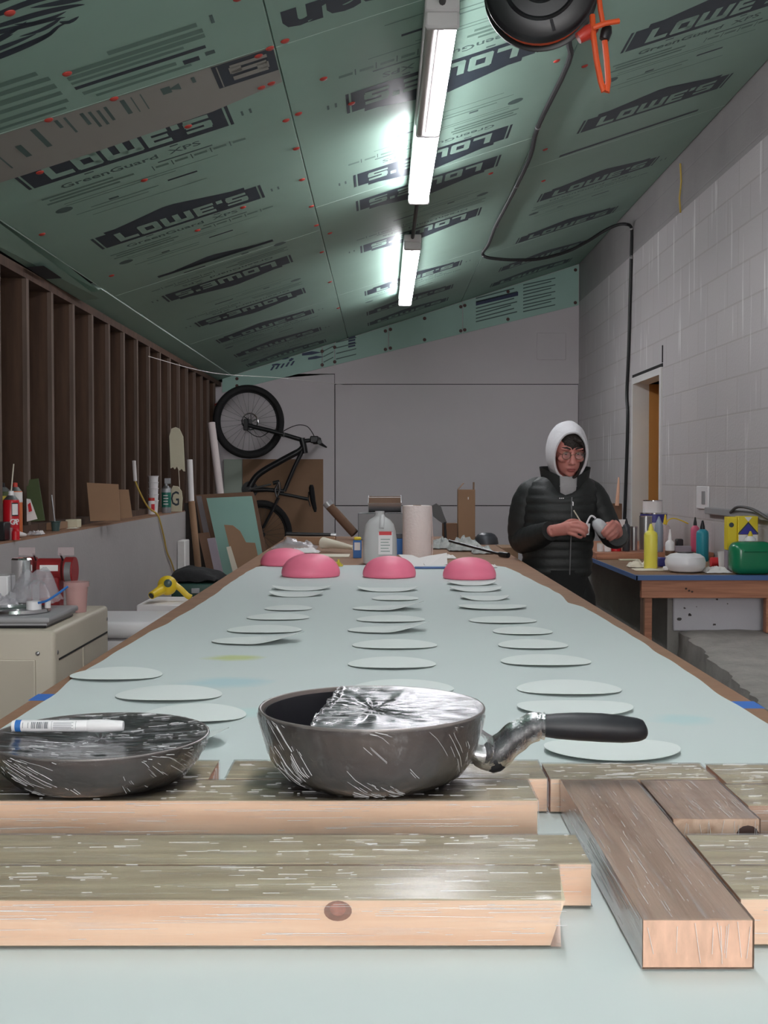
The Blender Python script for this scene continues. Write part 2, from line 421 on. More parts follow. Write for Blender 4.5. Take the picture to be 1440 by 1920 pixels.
mk('tan_door', (190, 138, 76), 0.55, var=0.06, vs=3, stretch=(6, 6, 1))
mk('blue_edge', (72, 104, 156), 0.5)
mk('bench_top', (136, 106, 82), 0.7, var=0.12, vs=5)
mk('sq_yellow', (236, 224, 92), 0.4)
mk('sq_pink', (226, 104, 136), 0.4)
mk('sq_teal', (44, 146, 164), 0.4)
mk('green_plastic', (26, 122, 82), 0.22)
mk('brown_glue', (106, 78, 58), 0.5)
mk('can_blue', (60, 60, 140), 0.4)
mk('dark_grey_can', (72, 74, 80), 0.4, metal=0.3)
mk('bag_yellow', (226, 202, 40), 0.5)
mk('bag_blue', (52, 52, 152), 0.5)
mk('skin', (196, 128, 118), 0.55, var=0.06, vs=14, sss=0.08)
mk('lip', (158, 82, 78), 0.5)
mk('hair', (38, 30, 26), 0.7, bump=0.6, bs=120)
mk('hoodie', (216, 214, 218), 0.9, bump=0.2, bs=120)
mk('hoodie_grey', (170, 168, 170), 0.9, bump=0.2, bs=120)
mk('jacket', (30, 33, 33), 0.55, bump=0.15, bs=60)
mk('trousers', (24, 25, 26), 0.85)
mk('eye', (160, 130, 120), 0.3)
mk('wire', (120, 104, 84), 0.3, metal=0.8)
mk('lens', (220, 220, 220), 0.05, alpha=0.12)
mk('tyre', (24, 24, 25), 0.7, bump=0.6, bs=160)
mk('bike_black', (32, 33, 35), 0.35)
mk('bike_silver', (178, 178, 180), 0.25, metal=0.9)
mk('bike_red', (150, 50, 44), 0.4)

# ------------------------------------------------------------------ the room
struct(MB(M['concrete_floor']).box(-1.95, 2.3, YF, YB + 0.1, -0.1, 0), 'floor')

# ceiling: printed green foam sheets in three rows that run away from the viewer
cm = MB(M['gap']).add([(-1.95, YF, ceil_z(-1.95) + 0.045), (2.3, YF, ceil_z(2.3) + 0.045), (2.3, YB + 0.1, ceil_z(2.3) + 0.045), (-1.95, YB + 0.1, ceil_z(-1.95) + 0.045),
                       (-1.95, YF, ceil_z(-1.95) + 0.1), (2.3, YF, ceil_z(2.3) + 0.1), (2.3, YB + 0.1, ceil_z(2.3) + 0.1), (-1.95, YB + 0.1, ceil_z(-1.95) + 0.1)],
                      [[0, 1, 2, 3], [4, 5, 6, 7], [0, 1, 5, 4], [1, 2, 6, 5], [2, 3, 7, 6], [3, 0, 4, 7]])
ceiling = struct(cm, 'ceiling')

LETTERS = {   # blocky wide capitals as rectangles in a unit cell: (x0, y0, x1, y1)
    'L': (1.15, [(0, 0, .38, 1), (.38, 0, 1.15, .28)]),
    'O': (1.2, [(0, .06, .36, .94), (.84, .06, 1.2, .94), (.06, 0, 1.14, .3), (.06, .7, 1.14, 1)]),
    'W': (1.75, [(0, .06, .36, 1), (.7, .1, 1.05, 1), (1.39, .06, 1.75, 1), (.06, 0, 1.69, .3)]),
    'E': (1.15, [(0, 0, .36, 1), (.36, 0, 1.15, .24), (.36, .39, 1.08, .61), (.36, .76, 1.15, 1)]),
    "'": (.34, [(0, .66, .34, 1)]),
    'S': (1.25, [(0, .08, 1.2, .26), (.86, .2, 1.25, .56), (.05, .4, 1.2, .6), (0, .5, .38, .86), (.05, .76, 1.2, 1)]),
}
class Ceil:   # draws ink on the underside of a foam sheet; (x, y) are floor-plan coordinates
    def __init__(s, mb): s.mb = mb
    def poly(s, m, pts, lay=1):
        s.mb.use(M[m]); s.mb.add([(x, y, ceil_z(x) - 0.0006 * lay) for x, y in pts], [list(range(len(pts)))])
    def frame(s, x, y, flip):
        k = -1 if flip else 1
        return lambda a, b: (x + (k * a), y - k * b)
    def logo(s, xl, y0, flip=False, bar=True, gable=True, ink='ink', lo=0.0, only=None):
        Wd = 0.765
        fr = s.frame(xl + Wd if flip else xl, y0, flip)
        R = lambda x0, b0, x1, b1: [fr(x0, b0), fr(x1, b0), fr(x1, b1), fr(x0, b1)]
        if gable:
            s.poly(ink, [fr(a * Wd, b) for a, b in ((.09, .24), (.91, .24), (.91, .272), (.84, .272), (.52, .372), (.46, .372), (.16, .272), (.09, .272))])
        if not bar: return
        top = 0.232
        s.poly(ink, R(0.020, 0, Wd - 0.020, top)); s.poly(ink, R(0, 0, .012, top)); s.poly(ink, R(Wd - .012, 0, Wd, top))
        if gable: s.poly(ink, R(.07, top, Wd - .07, .242))
        x = 0.095; h = 0.155; b = 0.038; k = (0.595) / 7.72
        for ch in "LOWE'S":
            wd, rs = LETTERS[ch]
            for (x0, u0, x1, u1) in rs:
                s.poly('foam', R(x + x0 * k, b + u0 * h, x + x1 * k, b + u1 * h), 2)
            x += (wd + 0.19) * k
    def small(s, xl, y0, flip=False):
        """the faint small print under a logo"""
        Wd = 0.765; fr = s.frame(xl + Wd if flip else xl, y0, flip)
        R = lambda x0, b0, x1, b1: [fr(x0, b0), fr(x1, b0), fr(x1, b1), fr(x0, b1)]
        rnd = random.Random(int(xl * 100 + y0 * 50))
        o = fr(0.36, -0.085); k = -1 if flip else 1
        Mx = Matrix(((k, 0, 0, o[0]), (0, -k, 0, o[1]), (0.32 * k, 0, 0, ceil_z(o[0]) - 0.0006), (0, 0, 0, 1)))
        s.mb.use(M['ink_mid']); text_mb(s.mb, 'GreenGuard  XPS', 0.072, Mx, bold=0.001)
        s.poly('ink_mid', R(.2, -.028, .235, -.014)); s.poly('ink_mid', R(.52, -.028, .55, -.014))
        for i, (b, x0, x1, t) in enumerate(((-.17, .0, .30, .02), (-.21, .02, .36, .022), (-.25, .0, .34, .022), (-.30, .05, .7, .008), (-.33, .05, .52, .008), (-.45, .12, .44, .012), (-.49, .05, .4, .01), (-.56, .1, .62, .008))):
            s.poly('ink_faint', R(x0, b, x1 - rnd.random() * .06, b + t))
        for i in range(5):
            x = .42 + i * .075
            s.poly('ink_mid', R(x, -.24, x + .004, -.18)); s.poly('ink_faint', R(x + .012, -.22, x + .062, -.195))
        s.poly('ink_mid', R(.45, -.165, .66, -.15)); s.poly('ink', R(.44, -.43, .56, -.41)); s.poly('ink_mid', R(.2, -.43, .24, -.405))
        c = (.03, -.37)
        s.poly('ink_mid', [fr(c[0] + .035 * math.cos(q * PI / 6), c[1] + .035 * math.sin(q * PI / 6)) for q in range(12)])
        s.poly('ink_mid', R(.80, .06, .808, .11)); s.poly('ink_mid', R(.83, .06, .838, .11))
    def stroke(s, pts, wmax, m='ink'):
        q = []
        for i in range(len(pts) - 1):
            a, b, c_, d_ = (Vector(pts[j]) for j in (max(i - 1, 0), i, i + 1, min(i + 2, len(pts) - 1)))
            for t in (0, .25, .5, .75): q.append(.5 * (2 * b + (c_ - a) * t + (2 * a - 5 * b + 4 * c_ - d_) * t * t + (3 * b - a - 3 * c_ + d_) * t ** 3))
        pts = [tuple(p) for p in q] + [pts[-1]]
        n = len(pts); up = []; dn = []
        for i, p in enumerate(pts):
            a = pts[max(i - 1, 0)]; b = pts[min(i + 1, n - 1)]
            d = Vector((b[0] - a[0], b[1] - a[1])).normalized(); wd = wmax * math.sin(PI * (i + 0.35) / (n - 0.3)) * 0.5
            up.append((p[0] - d.y * wd, p[1] + d.x * wd)); dn.append((p[0] + d.y * wd, p[1] - d.x * wd))
        for i in range(n - 1): s.poly(m, [up[i], up[i + 1], dn[i + 1], dn[i]])

def sheet(x0, x1, y0, y1, main='foam', drop=0.0):
    mb = MB(M[main]); g = 0.003
    x0 += g; x1 -= g; y0 += g; y1 -= g
    vs = [(x, y, ceil_z(x) + dz - drop) for dz in (0, .04) for x, y in ((x0, y0), (x1, y0), (x1, y1), (x0, y1))]
    mb.add(vs, [[0, 1, 2, 3], [4, 5, 6, 7]]); mb.use(M['foam_edge']); mb.add(vs, [[0, 1, 5, 4], [1, 2, 6, 5], [2, 3, 7, 6], [3, 0, 4, 7]])
    return mb
def put(mb): return struct(mb, 'insulation_panel', ceiling, smooth=0)
XA, XB_ = -0.345, 0.785     # the two long seams
# left row
mb = sheet(-1.5, XA, YF, 3.79, drop=0.0); c = Ceil(mb)
for k, (b, x0, x1, t) in enumerate(((3.44, -.80, -.54, .03), (3.49, -.92, -.53, .03), (3.53, -.94, -.53, .03), (3.575, -.94, -.6, .02), (3.67, -.93, -.64, .028), (3.72, -.9, -.6, .02), (3.42, -1.3, -1.0, .03), (3.48, -1.32, -.98, .03), (3.54, -1.32, -.98, .04), (3.61, -1.3, -.98, .03), (3.68, -1.3, -.98, .03), (3.74, -1.28, -1.0, .02))):
    c.poly('ink_faint', [(x0, b), (x1, b), (x1, b + t), (x0, b + t)])
c.poly('ink', [(-.94, 3.615), (-.54, 3.615), (-.54, 3.64), (-.94, 3.64)]); c.poly('ink', [(-.62, 3.68), (-.57, 3.68), (-.57, 3.715), (-.62, 3.715)]); c.poly('ink_mid', [(-.55, 3.67), (-.52, 3.67), (-.52, 3.70), (-.55, 3.70)])
c.poly('ink_mid', [(-.50, 3.42), (-.49, 3.42), (-.49, 3.48), (-.50, 3.48)])
# the animal head emblem, drawn as mane strokes around an eye
for pts, wd in (
    ([(-1.32, 3.225), (-1.18, 3.26), (-1.03, 3.25), (-.92, 3.225), (-.88, 3.20)], .035), ([(-1.3, 3.19), (-1.15, 3.215), (-1.02, 3.205), (-.93, 3.19)], .03),
    ([(-1.3, 3.15), (-1.16, 3.17), (-1.05, 3.165), (-.98, 3.15)], .03), ([(-1.3, 3.10), (-1.16, 3.115), (-1.04, 3.11), (-.9, 3.135), (-.84, 3.15)], .028),
    ([(-1.12, 3.06), (-1.0, 3.08), (-.9, 3.085), (-.82, 3.10), (-.78, 3.115)], .03), ([(-.96, 3.10), (-.92, 3.125), (-.87, 3.13), (-.83, 3.12)], .02),
    ([(-1.08, 3.13), (-1.02, 3.145), (-.97, 3.13), (-.93, 3.105)], .02), ([(-1.02, 3.235), (-.95, 3.235), (-.90, 3.215), (-.87, 3.19), (-.83, 3.18)], .016), ([(-.97, 3.175), (-.92, 3.18), (-.88, 3.165), (-.85, 3.145)], .02),
    ([(-1.35, 3.05), (-1.2, 3.07), (-1.08, 3.065), (-1.0, 3.05)], .03), ([(-.9, 3.04), (-.84, 3.06), (-.78, 3.075), (-.72, 3.08)], .03), ([(-1.1, 3.0), (-1.0, 3.02), (-.88, 3.01), (-.76, 3.03), (-.70, 3.05)], .03),
    ([(-1.2, 2.9), (-1.05, 2.95), (-.9, 2.95), (-.78, 2.98)], .04), ([(-.86, 3.165), (-.84, 3.185), (-.81, 3.17)], .02)):
    c.stroke(pts, wd)
put(mb)
mb = sheet(-1.5, XA, 3.79, 6.6); c = Ceil(mb)
c.poly('foam_peach', [(-1.5, 3.794), (XA - .004, 3.794), (XA - .004, 4.13), (-.6, 4.20), (-1.02, 4.225), (-1.5, 4.225)], 3)
c.poly('ink', [(-.550, 3.80), (-.350, 3.80), (-.350, 4.005), (-.550, 4.005)], 4); c.poly('foam_peach', [(-.536, 3.81), (-.532, 3.81), (-.532, 4.0), (-.536, 4.0)], 5)
for r_ in ((.0, .08, 1.2, .26), (.86, .2, 1.25, .56), (.05, .4, 1.2, .6), (0, .5, .38, .86), (.05, .76, 1.2, 1)):
    c.poly('foam_peach', [(-.375 - r_[0] * .1, 3.82 + r_[1] * .15), (-.375 - r_[2] * .1, 3.82 + r_[1] * .15), (-.375 - r_[2] * .1, 3.82 + r_[3] * .15), (-.375 - r_[0] * .1, 3.82 + r_[3] * .15)], 5)
for x0, y0_, y1_, t in ((-1.29, 3.84, 4.12, .006), (-1.22, 3.93, 4.06, .02), (-1.14, 3.83, 4.03, .018), (-1.06, 3.82, 3.9, .012), (-1.03, 3.82, 3.98, .008), (-.98, 3.83, 3.95, .012), (-.955, 3.84, 4.0, .01), (-.93, 3.85, 4.0, .01), (-.905, 3.84, 3.98, .01), (-.85, 3.83, 3.97, .015), (-.815, 3.83, 3.98, .004), (-.785, 3.83, 3.98, .004), (-.72, 3.84, 3.9, .03), (-.62, 3.83, 3.88, .012)):
    c.poly('ink_mid', [(x0, y0_), (x0 + t, y0_), (x0 + t, y1_), (x0, y1_)], 4)
c.poly('ink_mid', [(-.70, 3.87), (-.66, 3.84), (-.66, 3.9)], 4)
c.logo(-1.315, 4.405, gable=False); c.small(-1.315, 4.405); c.logo(-1.315, 5.55); c.small(-1.315, 5.55)
c.logo(-1.30, 6.735, bar=False); c.poly('ink', [(-1.23, 6.45), (-.6, 6.45), (-.6, 6.50), (-1.23, 6.50)])
put(mb)
for a, b, L in ((6.6, 9.05, ((6.99, 1), (8.2, 1))), (9.05, YB, ((9.47, 0), (10.58, 0), (11.5, 0)))):
    mb = sheet(-1.5, XA, a, b); c = Ceil(mb)
    for y, fl in L:
        c.logo(-1.31, y, bool(fl))
        if y < 11: c.small(-1.31, y, bool(fl))
    put(mb)
# middle row
mb = sheet(XA, XB_, YF, 3.81); c = Ceil(mb)
Mk = Matrix(((-1, 0, 0, .16), (0, 1, 0, 3.645), (-0.32, 0, 0, ceil_z(.16) - .0006), (0, 0, 0, 1))); mb.use(M['ink']); text_mb(mb, 'Kingspan', 0.26, Mk, bold=0.012)
put(mb)
mb = sheet(XA, XB_, 3.81, 6.06); c = Ceil(mb)
c.logo(-.14, 4.48, True, ink='ink'); c.small(-.14, 4.48, True); c.logo(-.14, 5.67, True, ink='ink'); c.small(-.14, 5.67, True); put(mb)
mb = sheet(XA, XB_, 6.06, 9.0); c = Ceil(mb)
c.logo(-.14, 6.20, True); c.logo(-.14, 7.40, True); c.small(-.14, 7.40, True); put(mb)
mb = sheet(XA, XB_, 9.0, YB); c = Ceil(mb)
c.logo(-.14, 9.43); c.small(-.14, 9.43); c.logo(-.14, 10.58); c.logo(-.14, 11.32); put(mb)
# right row
mb = sheet(XB_, 1.955, YF, 6.74); c = Ceil(mb)
c.logo(1.02, 5.09, ink='ink'); c.small(1.02, 5.09); c.logo(1.03, 6.285); c.poly('ink', [(1.0, 6.66), (1.77, 6.62), (1.77, 6.66), (1.1, 6.70), (1.0, 6.71)]); put(mb)
mb = sheet(XB_, 1.955, 6.74, 9.3); c = Ceil(mb)
c.logo(1.02, 7.83); c.small(1.02, 7.83); c.logo(1.04, 9.25); put(mb)
mb = sheet(XB_, 1.955, 9.3, YB); c = Ceil(mb)
c.logo(1.03, 10.5); c.logo(1.03, 11.35); put(mb)
# narrow strips along the studs; one hangs loose
put(sheet(-1.70, -1.5, YF, 4.6, drop=.012)); put(sheet(-1.70, -1.5, 6.3, YB, drop=.004))
mb = sheet(-1.62, -1.5, 4.6, 6.3)
for i in range(8):
    v = mb.v[i]; k = (v.y - 4.6) / 1.7; v.z -= 0.01 + 0.05 * k * (1 if v.x > -1.55 else .4)
c = Ceil(mb); c.mb.use(M['ink']); mb.add([(-1.6, 5.3, ceil_z(-1.6) - .035), (-1.52, 5.3, ceil_z(-1.52) - .055), (-1.52, 5.6, ceil_z(-1.52) - .06), (-1.6, 5.6, ceil_z(-1.6) - .04)], [[0, 1, 2, 3]])
put(mb)
# red plastic cap nails along the seams
caps = [(-.95, 3.03), (-.93, 3.50), (-1.25, 3.81), (-1.07, 3.8), (-.86, 3.8), (-.41, 3.37), (-.30, 3.42), (-.36, 3.80), (-.31, 3.78), (-.40, 3.83), (-.385, 4.11), (-.42, 4.12), (-.70, 4.27), (-1.23, 4.25),
        (-.21, 4.23), (-.37, 4.55), (-.32, 4.52), (-.36, 4.95), (-.37, 5.45), (-.36, 6.0), (-.36, 6.45), (-.30, 6.75), (-.37, 7.2), (-.37, 8.3), (-.36, 9.6), (-.95, 4.72), (-.66, 5.6), (-.9, 5.75), (.42, 3.9), (.72, 4.9), (.84, 4.75), (.87, 5.1), (1.05, 4.35), (.98, 7.2), (.88, 6.4), (-.12, 4.6), (-1.44, 5.0), (-1.4, 6.1), (.6, 6.55)]
cap0 = None
for x, y in caps:
    if cap0 is None:
        b = MB(M['red_cap']).lathe([(0, -.005), (.010, -.005), (.0145, -.002), (.015, 0), (0, 0)], n=14, M=Matrix.Rotation(-math.atan(.32), 4, 'Y'))
        cap0 = part(b, 'cap_nail', ceiling, local=True); o = cap0
    else: o = copy_child(cap0, ceiling)
    o.location = (x, y, ceil_z(x) - 0.001)

# right wall of painted block, with the doorway cut in it
DY0, DY1, DZ = 8.28, 9.15, 2.215
wl = MB(M['block'])
def wq(y0, y1, z0, z1): wl.add([(XR, y0, z0), (XR, y1, z0), (XR, y1, z1), (XR, y0, z1)], [[0, 1, 2, 3]])
wq(YF, DY0, 0, 3.62); wq(DY1, YB + .1, 0, 3.62); wq(DY0, DY1, DZ, 3.62)
wl.use(M['gap']).add([(XR + .3, YF, 0), (XR + .3, YB + .1, 0), (XR + .3, YB + .1, 3.7), (XR + .3, YF, 3.7)], [[0, 1, 2, 3]])
wl.add([(XR, YF, 3.62), (XR + .3, YF, 3.62), (XR + .3, YB + .1, 3.62), (XR, YB + .1, 3.62)], [[0, 1, 2, 3]])
struct(wl, 'wall_right')
d = MB(M['white_paint'])
d.box(XR - .012, XR + .115, DY1, DY1 + .05, 0, DZ + .05); d.box(XR - .012, XR + .115, DY0 - .05, DY0, 0, DZ + .05); d.box(XR - .012, XR + .115, DY0, DY1, DZ, DZ + .05)
dr = struct(d, 'door_1')
part(MB(M['tan_door']).box(XR + .115, XR + .27, DY1 - .005, DY1 + .05, 0, DZ), 'jamb', dr)
part(MB(M['tan_door']).box(XR + .22, XR + .26, DY0, DY1 - .01, 0.005, DZ), 'door_leaf', dr)
part(MB(M['gap']).box(XR - .004, XR + .002, DY0 - .06, DY1 + .06, DZ + .05, DZ + .075), 'caulk_line', dr)
part(MB(M['gap']).box(XR - .004, XR + .002, DY0 - .06, DY0 - .04, DZ + .08, DZ + .20), 'caulk_line', dr)

# back wall: drywall sheets with open joints, foam strips under the ceiling
bw = MB(M['gap']).box(-1.95, 2.3, YB + .02, YB + .1, 0, 3.75)
bw.use(M['drywall'])
xs = -.475
def dsheet(x0, x1, z0, z1): bw.box(x0 + .004, x1 - .004, YB, YB + .03, z0 + .004, z1 - .004, .001)
dsheet(-1.75, xs, 0, 2.52); dsheet(xs, XR, 0, 1.205); dsheet(xs, XR, 1.205, 2.42)
top = lambda x: 2.98 + .245 * (x + .0) - .13
vs = [(-1.75, 2.525), (xs, 2.525), (xs, top(xs)), (-1.75, top(-1.75))]
for x0, x1, z0 in ((-1.75, xs, 2.522), (xs, XR, 2.422)):
    bw.add([(x0, YB, z0), (x1, YB, z0), (x1, YB, ceil_z(x1)), (x0, YB, ceil_z(x0))], [[0, 1, 2, 3]])
# a painted-over hatch
bw.box(1.54, 1.83, YB - .012, YB, 2.66, 2.93, .004)
wb = struct(bw, 'wall_back')
def zlo(x): return 1.5 + (893 - (735 - .245 * (x / YB * FOC + 717 - 425))) * YB / FOC
edges = [-1.60, -.60, -.475, .06, .80, XR - .004]
M['foam_strip'] = M['foam_pale']
for i, (x0, x1) in enumerate(zip(edges[:-1], edges[1:])):
    g = .004; s_ = MB(M['foam_pale']); yy = YB - .02
    a = x0 + g; b = x1 - g
    q = [(a, zlo(a)), (b, zlo(b)), (b, ceil_z(b) - .006), (a, ceil_z(a) - .006)]
    s_.prism(q, .018, Matrix(((1, 0, 0, 0), (0, 0, 1, yy), (0, 1, 0, 0), (0, 0, 0, 1))))
    def ink(m, pts): s_.use(M[m]).add([(x, yy - .001, z) for x, z in pts], [list(range(len(pts)))])
    sl = .30
    if i == 0:
        for k, (x, z, l, h) in enumerate(((-1.1, 2.60, .10, .018), (-1.0, 2.66, .08, .02), (-1.06, 2.68, .06, .016), (-.93, 2.64, .05, .03), (-.86, 2.75, .22, .03), (-.80, 2.70, .2, .035), (-.74, 2.66, .16, .03))):
            ink('ink_blue', [(x, z), (x + l * .5, z + h * .3), (x + l, z + h + .0), (x + l * .5, z + h * 1.3), (x, z + h * .7)])
        for k in range(5): ink('ink_blue', [(-1.12 + k * .05, 2.555 + k * .012), (-1.10 + k * .05, 2.555 + k * .012), (-1.07 + k * .05, 2.60 + k * .012), (-1.09 + k * .05, 2.60 + k * .012)])
    if i in (1, 2):
        x0_ = a + .01; n = 4
        for k in range(n):
            z = zlo(a) + .05 + k * .055
            ink('ink_mid', [(x0_, z), (min(x0_ + .20, b - .01), z + .05), (min(x0_ + .20, b - .01), z + .06), (x0_, z + .012)])
        if i == 2:
            for k in range(7): ink('ink_blue', [(-.34 + k * .001, 2.78 + k * .028), (-.27, 2.795 + k * .028), (-.27, 2.812 + k * .028), (-.34, 2.797 + k * .028)])
    if i == 4:
        for k in range(9):
            z = zlo(1.0) + .06 + k * .033
            if k == 5: ink('ink_blue', [(.93, z), (1.35, z + .1), (1.35, z + .14), (.93, z + .04)])
            else: ink('ink_mid', [(.93, z), (1.34 - .03 * (k % 3), z + .1), (1.34 - .03 * (k % 3), z + .112), (.93, z + .012)])
            ink('ink_mid', [(1.40, z + .10), (1.72 - .04 * (k % 2), z + .17), (1.72 - .04 * (k % 2), z + .18), (1.40, z + .112)])
    st = part(s_, 'insulation_strip', wb, smooth=0)
dc = None
for x in (-1.45, -.60, -.475, .03, .08, .42, .78, .82, 1.25, 1.92):
    for z in (zlo(x) + .03, ceil_z(x) - .05):
        if x in (-1.45,) and z > 2.6: continue
        if dc is None:
            dc = part(MB(M['dark_cap']).lathe([(0, -.006), (.014, -.006), (.017, 0), (0, 0)], n=12, M=Matrix.Rotation(PI / 2, 4, 'X') @ Matrix.Scale(-1, 4, (0, 0, 1))), 'cap_nail', wb, local=True); o = dc
        else: o = copy_child(dc, wb)
        o.location = (x, YB - .021, z)

# left wall: bare studs on a painted block half wall
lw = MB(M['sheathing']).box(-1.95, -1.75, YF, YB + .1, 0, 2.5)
lw.use(M['stud_dark']).box(-1.75, XL, YF, YB, 2.395, 2.438); lw.box(-1.75, XL, YF, 8.94, 1.24, 1.278)
wleft = struct(lw, 'wall_left')
s0 = None
for k in range(22):
    y = 3.76 + k * .3985
    if y > YB - .05: break
    if s0 is None:
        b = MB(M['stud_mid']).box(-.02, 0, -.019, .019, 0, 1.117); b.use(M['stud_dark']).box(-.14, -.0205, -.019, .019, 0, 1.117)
        s0 = part(b, 'stud', wleft, local=True); o = s0
    else: o = copy_child(s0, wleft)
    o.location = (XL, y, 1.278)
mk('half_wall', (168, 164, 163), 0.65, var=0.04, vs=3, bump=0.15, bs=40)
hw = MB(M['half_wall']).box(-1.75, -1.5, YF, 8.94, 0, 1.232)
hw.use(M['brown_board']).box(-1.75, -1.503, YF, 8.93, 1.232, 1.24)
struct(hw, 'wall_left_base')
struct(MB(M['drywall']).box(-1.95, 2.3, YF - .1, YF, 0, 3.75), 'wall_front')
wf = MB(M['white_paint'])
for a in ((-.53, -.45, 1.34, 2.90), (1.45, 1.53, 1.34, 2.90), (-.45, 1.45, 1.34, 1.42), (-.45, 1.45, 2.82, 2.90), (.47, .53, 1.42, 2.82)): wf.box(a[0], a[1], YF, YF + .05, a[2], a[3], .004)
win = struct(wf, 'added_window_1')  # window added behind the viewer to go with the fill light
mk('pane', (236, 240, 244), 0.15)
for a, b in ((-.45, .47), (.53, 1.45)): part(MB(M['pane']).box(a, b, YF + .004, YF + .01, 1.42, 2.82), 'pane', win)
# rough concrete footing along the right wall
ft = MB(M['dark_block']).box(1.45, XR, 5.95, 9.3, 0, .985)
ft.use(M['stained_white']).box(1.475, XR, 5.93, 5.95, .715, .985, .006)
ft.use(M['soot'])
rnd = random.Random(3)
for k in range(10):
    x = 1.49 + rnd.random() ** 1.6 * .42; z = .74 + rnd.random() * .17; r_ = .002 + rnd.random() * .006
    ft.add([(x + r_ * (1 + rnd.random()) * math.cos(q * PI / 4) , 5.929, z + r_ * (.5 + rnd.random()) * math.sin(q * PI / 4)) for q in range(8)], [list(range(8))])
ft.use(M['concrete'])
def foot(u, v):
    y = 1.5 + u * 4.45
    edge = (1.30 + .17 * max(0, (y - 3.9)) / 1.6) if y > 3.9 else 1.30
    edge += .025 * noise.noise(Vector((y * 3.1, 0, 0))) + .02 * noise.noise(Vector((y * 9, 4, 0)))
    if v < .5:
        k = v / .5; x = XR + (edge + .02 - XR) * k; z = .72 + .012 * noise.noise(Vector((x * 6, y * 6, 0)))
    else:
        k = (v - .5) / .5; x = edge - .05 * k + .02 * noise.noise(Vector((y * 12, k * 6, 2))); z = .71 - .71 * k
    return (x, y, z)
ft.grid(foot, 90, 24)
ft.add([(1.25, 1.5, 0), (XR, 1.5, 0), (XR, 1.5, .72), (1.28, 1.5, .72)], [[0, 1, 2, 3]])
struct(ft, 'wall_right_base')

# ------------------------------------------------------------------ fluorescent fixtures, conduit, reel, cables
def fixture(y0, y1, label, lit=(1, 1, 1, 1), group='strip lights along the ceiling'):
    x = .19; zt = 2.945
    r = thing('strip_light', label, 'light', (x, (y0 + y1) / 2, zt - .02), group)
    h = MB(M['white_metal']).box(x - .055, x + .055, y0, y1, zt + .028, zt + .076, .006); h.box(x - .012, x + .012, y0 + .03, y1 - .03, zt - .005, zt + .03, .004)
    part(h, 'housing', r)
    ym = (y0 + y1) / 2
    for a, b in ((y0 + .001, y0 + .03), (y1 - .03, y1 - .001)):
        part(MB(M['white_metal']).box(x - .055, x + .055, a, b, zt - .024, zt + .03, .008), 'end_cap', r)
    part(MB(M['white_metal']).box(x - .05, x + .05, ym - .014, ym + .014, zt - .02, zt + .03, .006), 'lamp_holder', r)
    i = 0
    for a, b in ((y0 + .03, ym - .014), (ym + .014, y1 - .03)):
        for dx in (-.031, .031):
            on = lit[i]; i += 1
            part(MB(M['lit_tube' if on else 'dead_tube']).cyl((x + dx, a, zt), (x + dx, b, zt), .019, n=12), 'tube', r, label=None if on else 'tube that is out')
    return r
fixture(3.76, 6.2, 'near strip light with one dead tube beside its lit ones', (0, 1, 1, 1))
fixture(7.42, 9.86, 'farther fully lit strip light nearer to the back wall')
fixture(.1, 2.54, 'added unseen strip light above the wrapped boards and pans', (1, 0, 1, 1))  # out of view, added to light the boards and pans from above
fixture(-2.45, -.01, 'added unseen strip light above the near end of the room')  # out of view, added behind the viewer to light the board fronts
for a, b, lb in ((2.54, 3.76, 'dark conduit meeting the end of the strip light that has a dead tube'), (6.2, 7.42, 'dark conduit between the two lit strip lights'),):
    solo(MB(M['grey_conduit']).tube([(.19, a, 3.0), (.19, b, 3.0)], .011, 8), 'conduit', lb, 'conduit')

# cord reel under the ceiling
rc = Vector((.46, 3.45, 2.915)); rr = .163
reel = thing('cord_reel', 'black cord reel with orange cord hung from the foam ceiling', 'cord reel', (rc.x, rc.y, rc.z - rr))
Mr = Matrix.Translation(rc) @ Matrix.Rotation(math.radians(-8), 4, 'Z') @ Matrix.Rotation(math.radians(90 + 2), 4, 'X')
part(MB(M['black_plastic']).lathe([(0, .052), (.05, .052), (.055, .058), (.06, .052), (.095, .05), (.102, .056), (.108, .05), (.15, .046), (.158, .04), (rr, .03), (rr, .022), (.15, .02), (0, .02)], n=56, M=Mr), 'front_flange', reel)
part(MB(M['black_plastic']).lathe([(0, -.05), (.16, -.05), (.166, -.044), (.166, -.034), (.15, -.03), (0, -.03)], n=56, M=Mr), 'back_flange', reel)
cw = MB(M['orange_cord'])
for k in range(5): cw.tube([Mr @ Vector((.148 * math.cos(q * PI / 20), .148 * math.sin(q * PI / 20), .014 - k * .0105)) for q in range(40)], .0055, 6, closed=True)
part(cw, 'wound_cord', reel)
part(MB(M['red_plastic']).lathe([(0, .018), (.142, .018), (.142, -.028), (0, -.028)], n=40, M=Mr), 'drum', reel)
for q in range(3):
    ribs = MB(M['black_plastic_mid']); a = q * 2 * PI / 3 + .8; ribs.tube([Mr @ Vector((.11 * math.cos(a), .11 * math.sin(a), .05)), Mr @ Vector((.142 * math.cos(a), .142 * math.sin(a), .048))], .005, 6)
    part(ribs, 'rib', reel)
part(MB(M['black_plastic']).box(rc.x - .03, rc.x + .03, rc.y - .02, rc.y + .05, rc.z + .12, ceil_z(rc.x - .03) - .002, .004), 'bracket', reel)
D = 3.4
part(MB(M['red_plastic']).tube([at(1080, 82, D), at(1100, 70, D), at(1112, 60, D)], [.016, .022, .014], 12), 'strain_relief', reel)
part(MB(M['black_plastic']).tube([at(1128, 84, D), at(1132, 70, D), at(1134, 60, D)], [.014, .017, .013], 12), 'outlet_block', reel)
hc = MB(M['orange_cord'])
hc.tube([at(1118, 5, D), at(1121, 30, D), at(1126, 56, D)], .0075, 8)
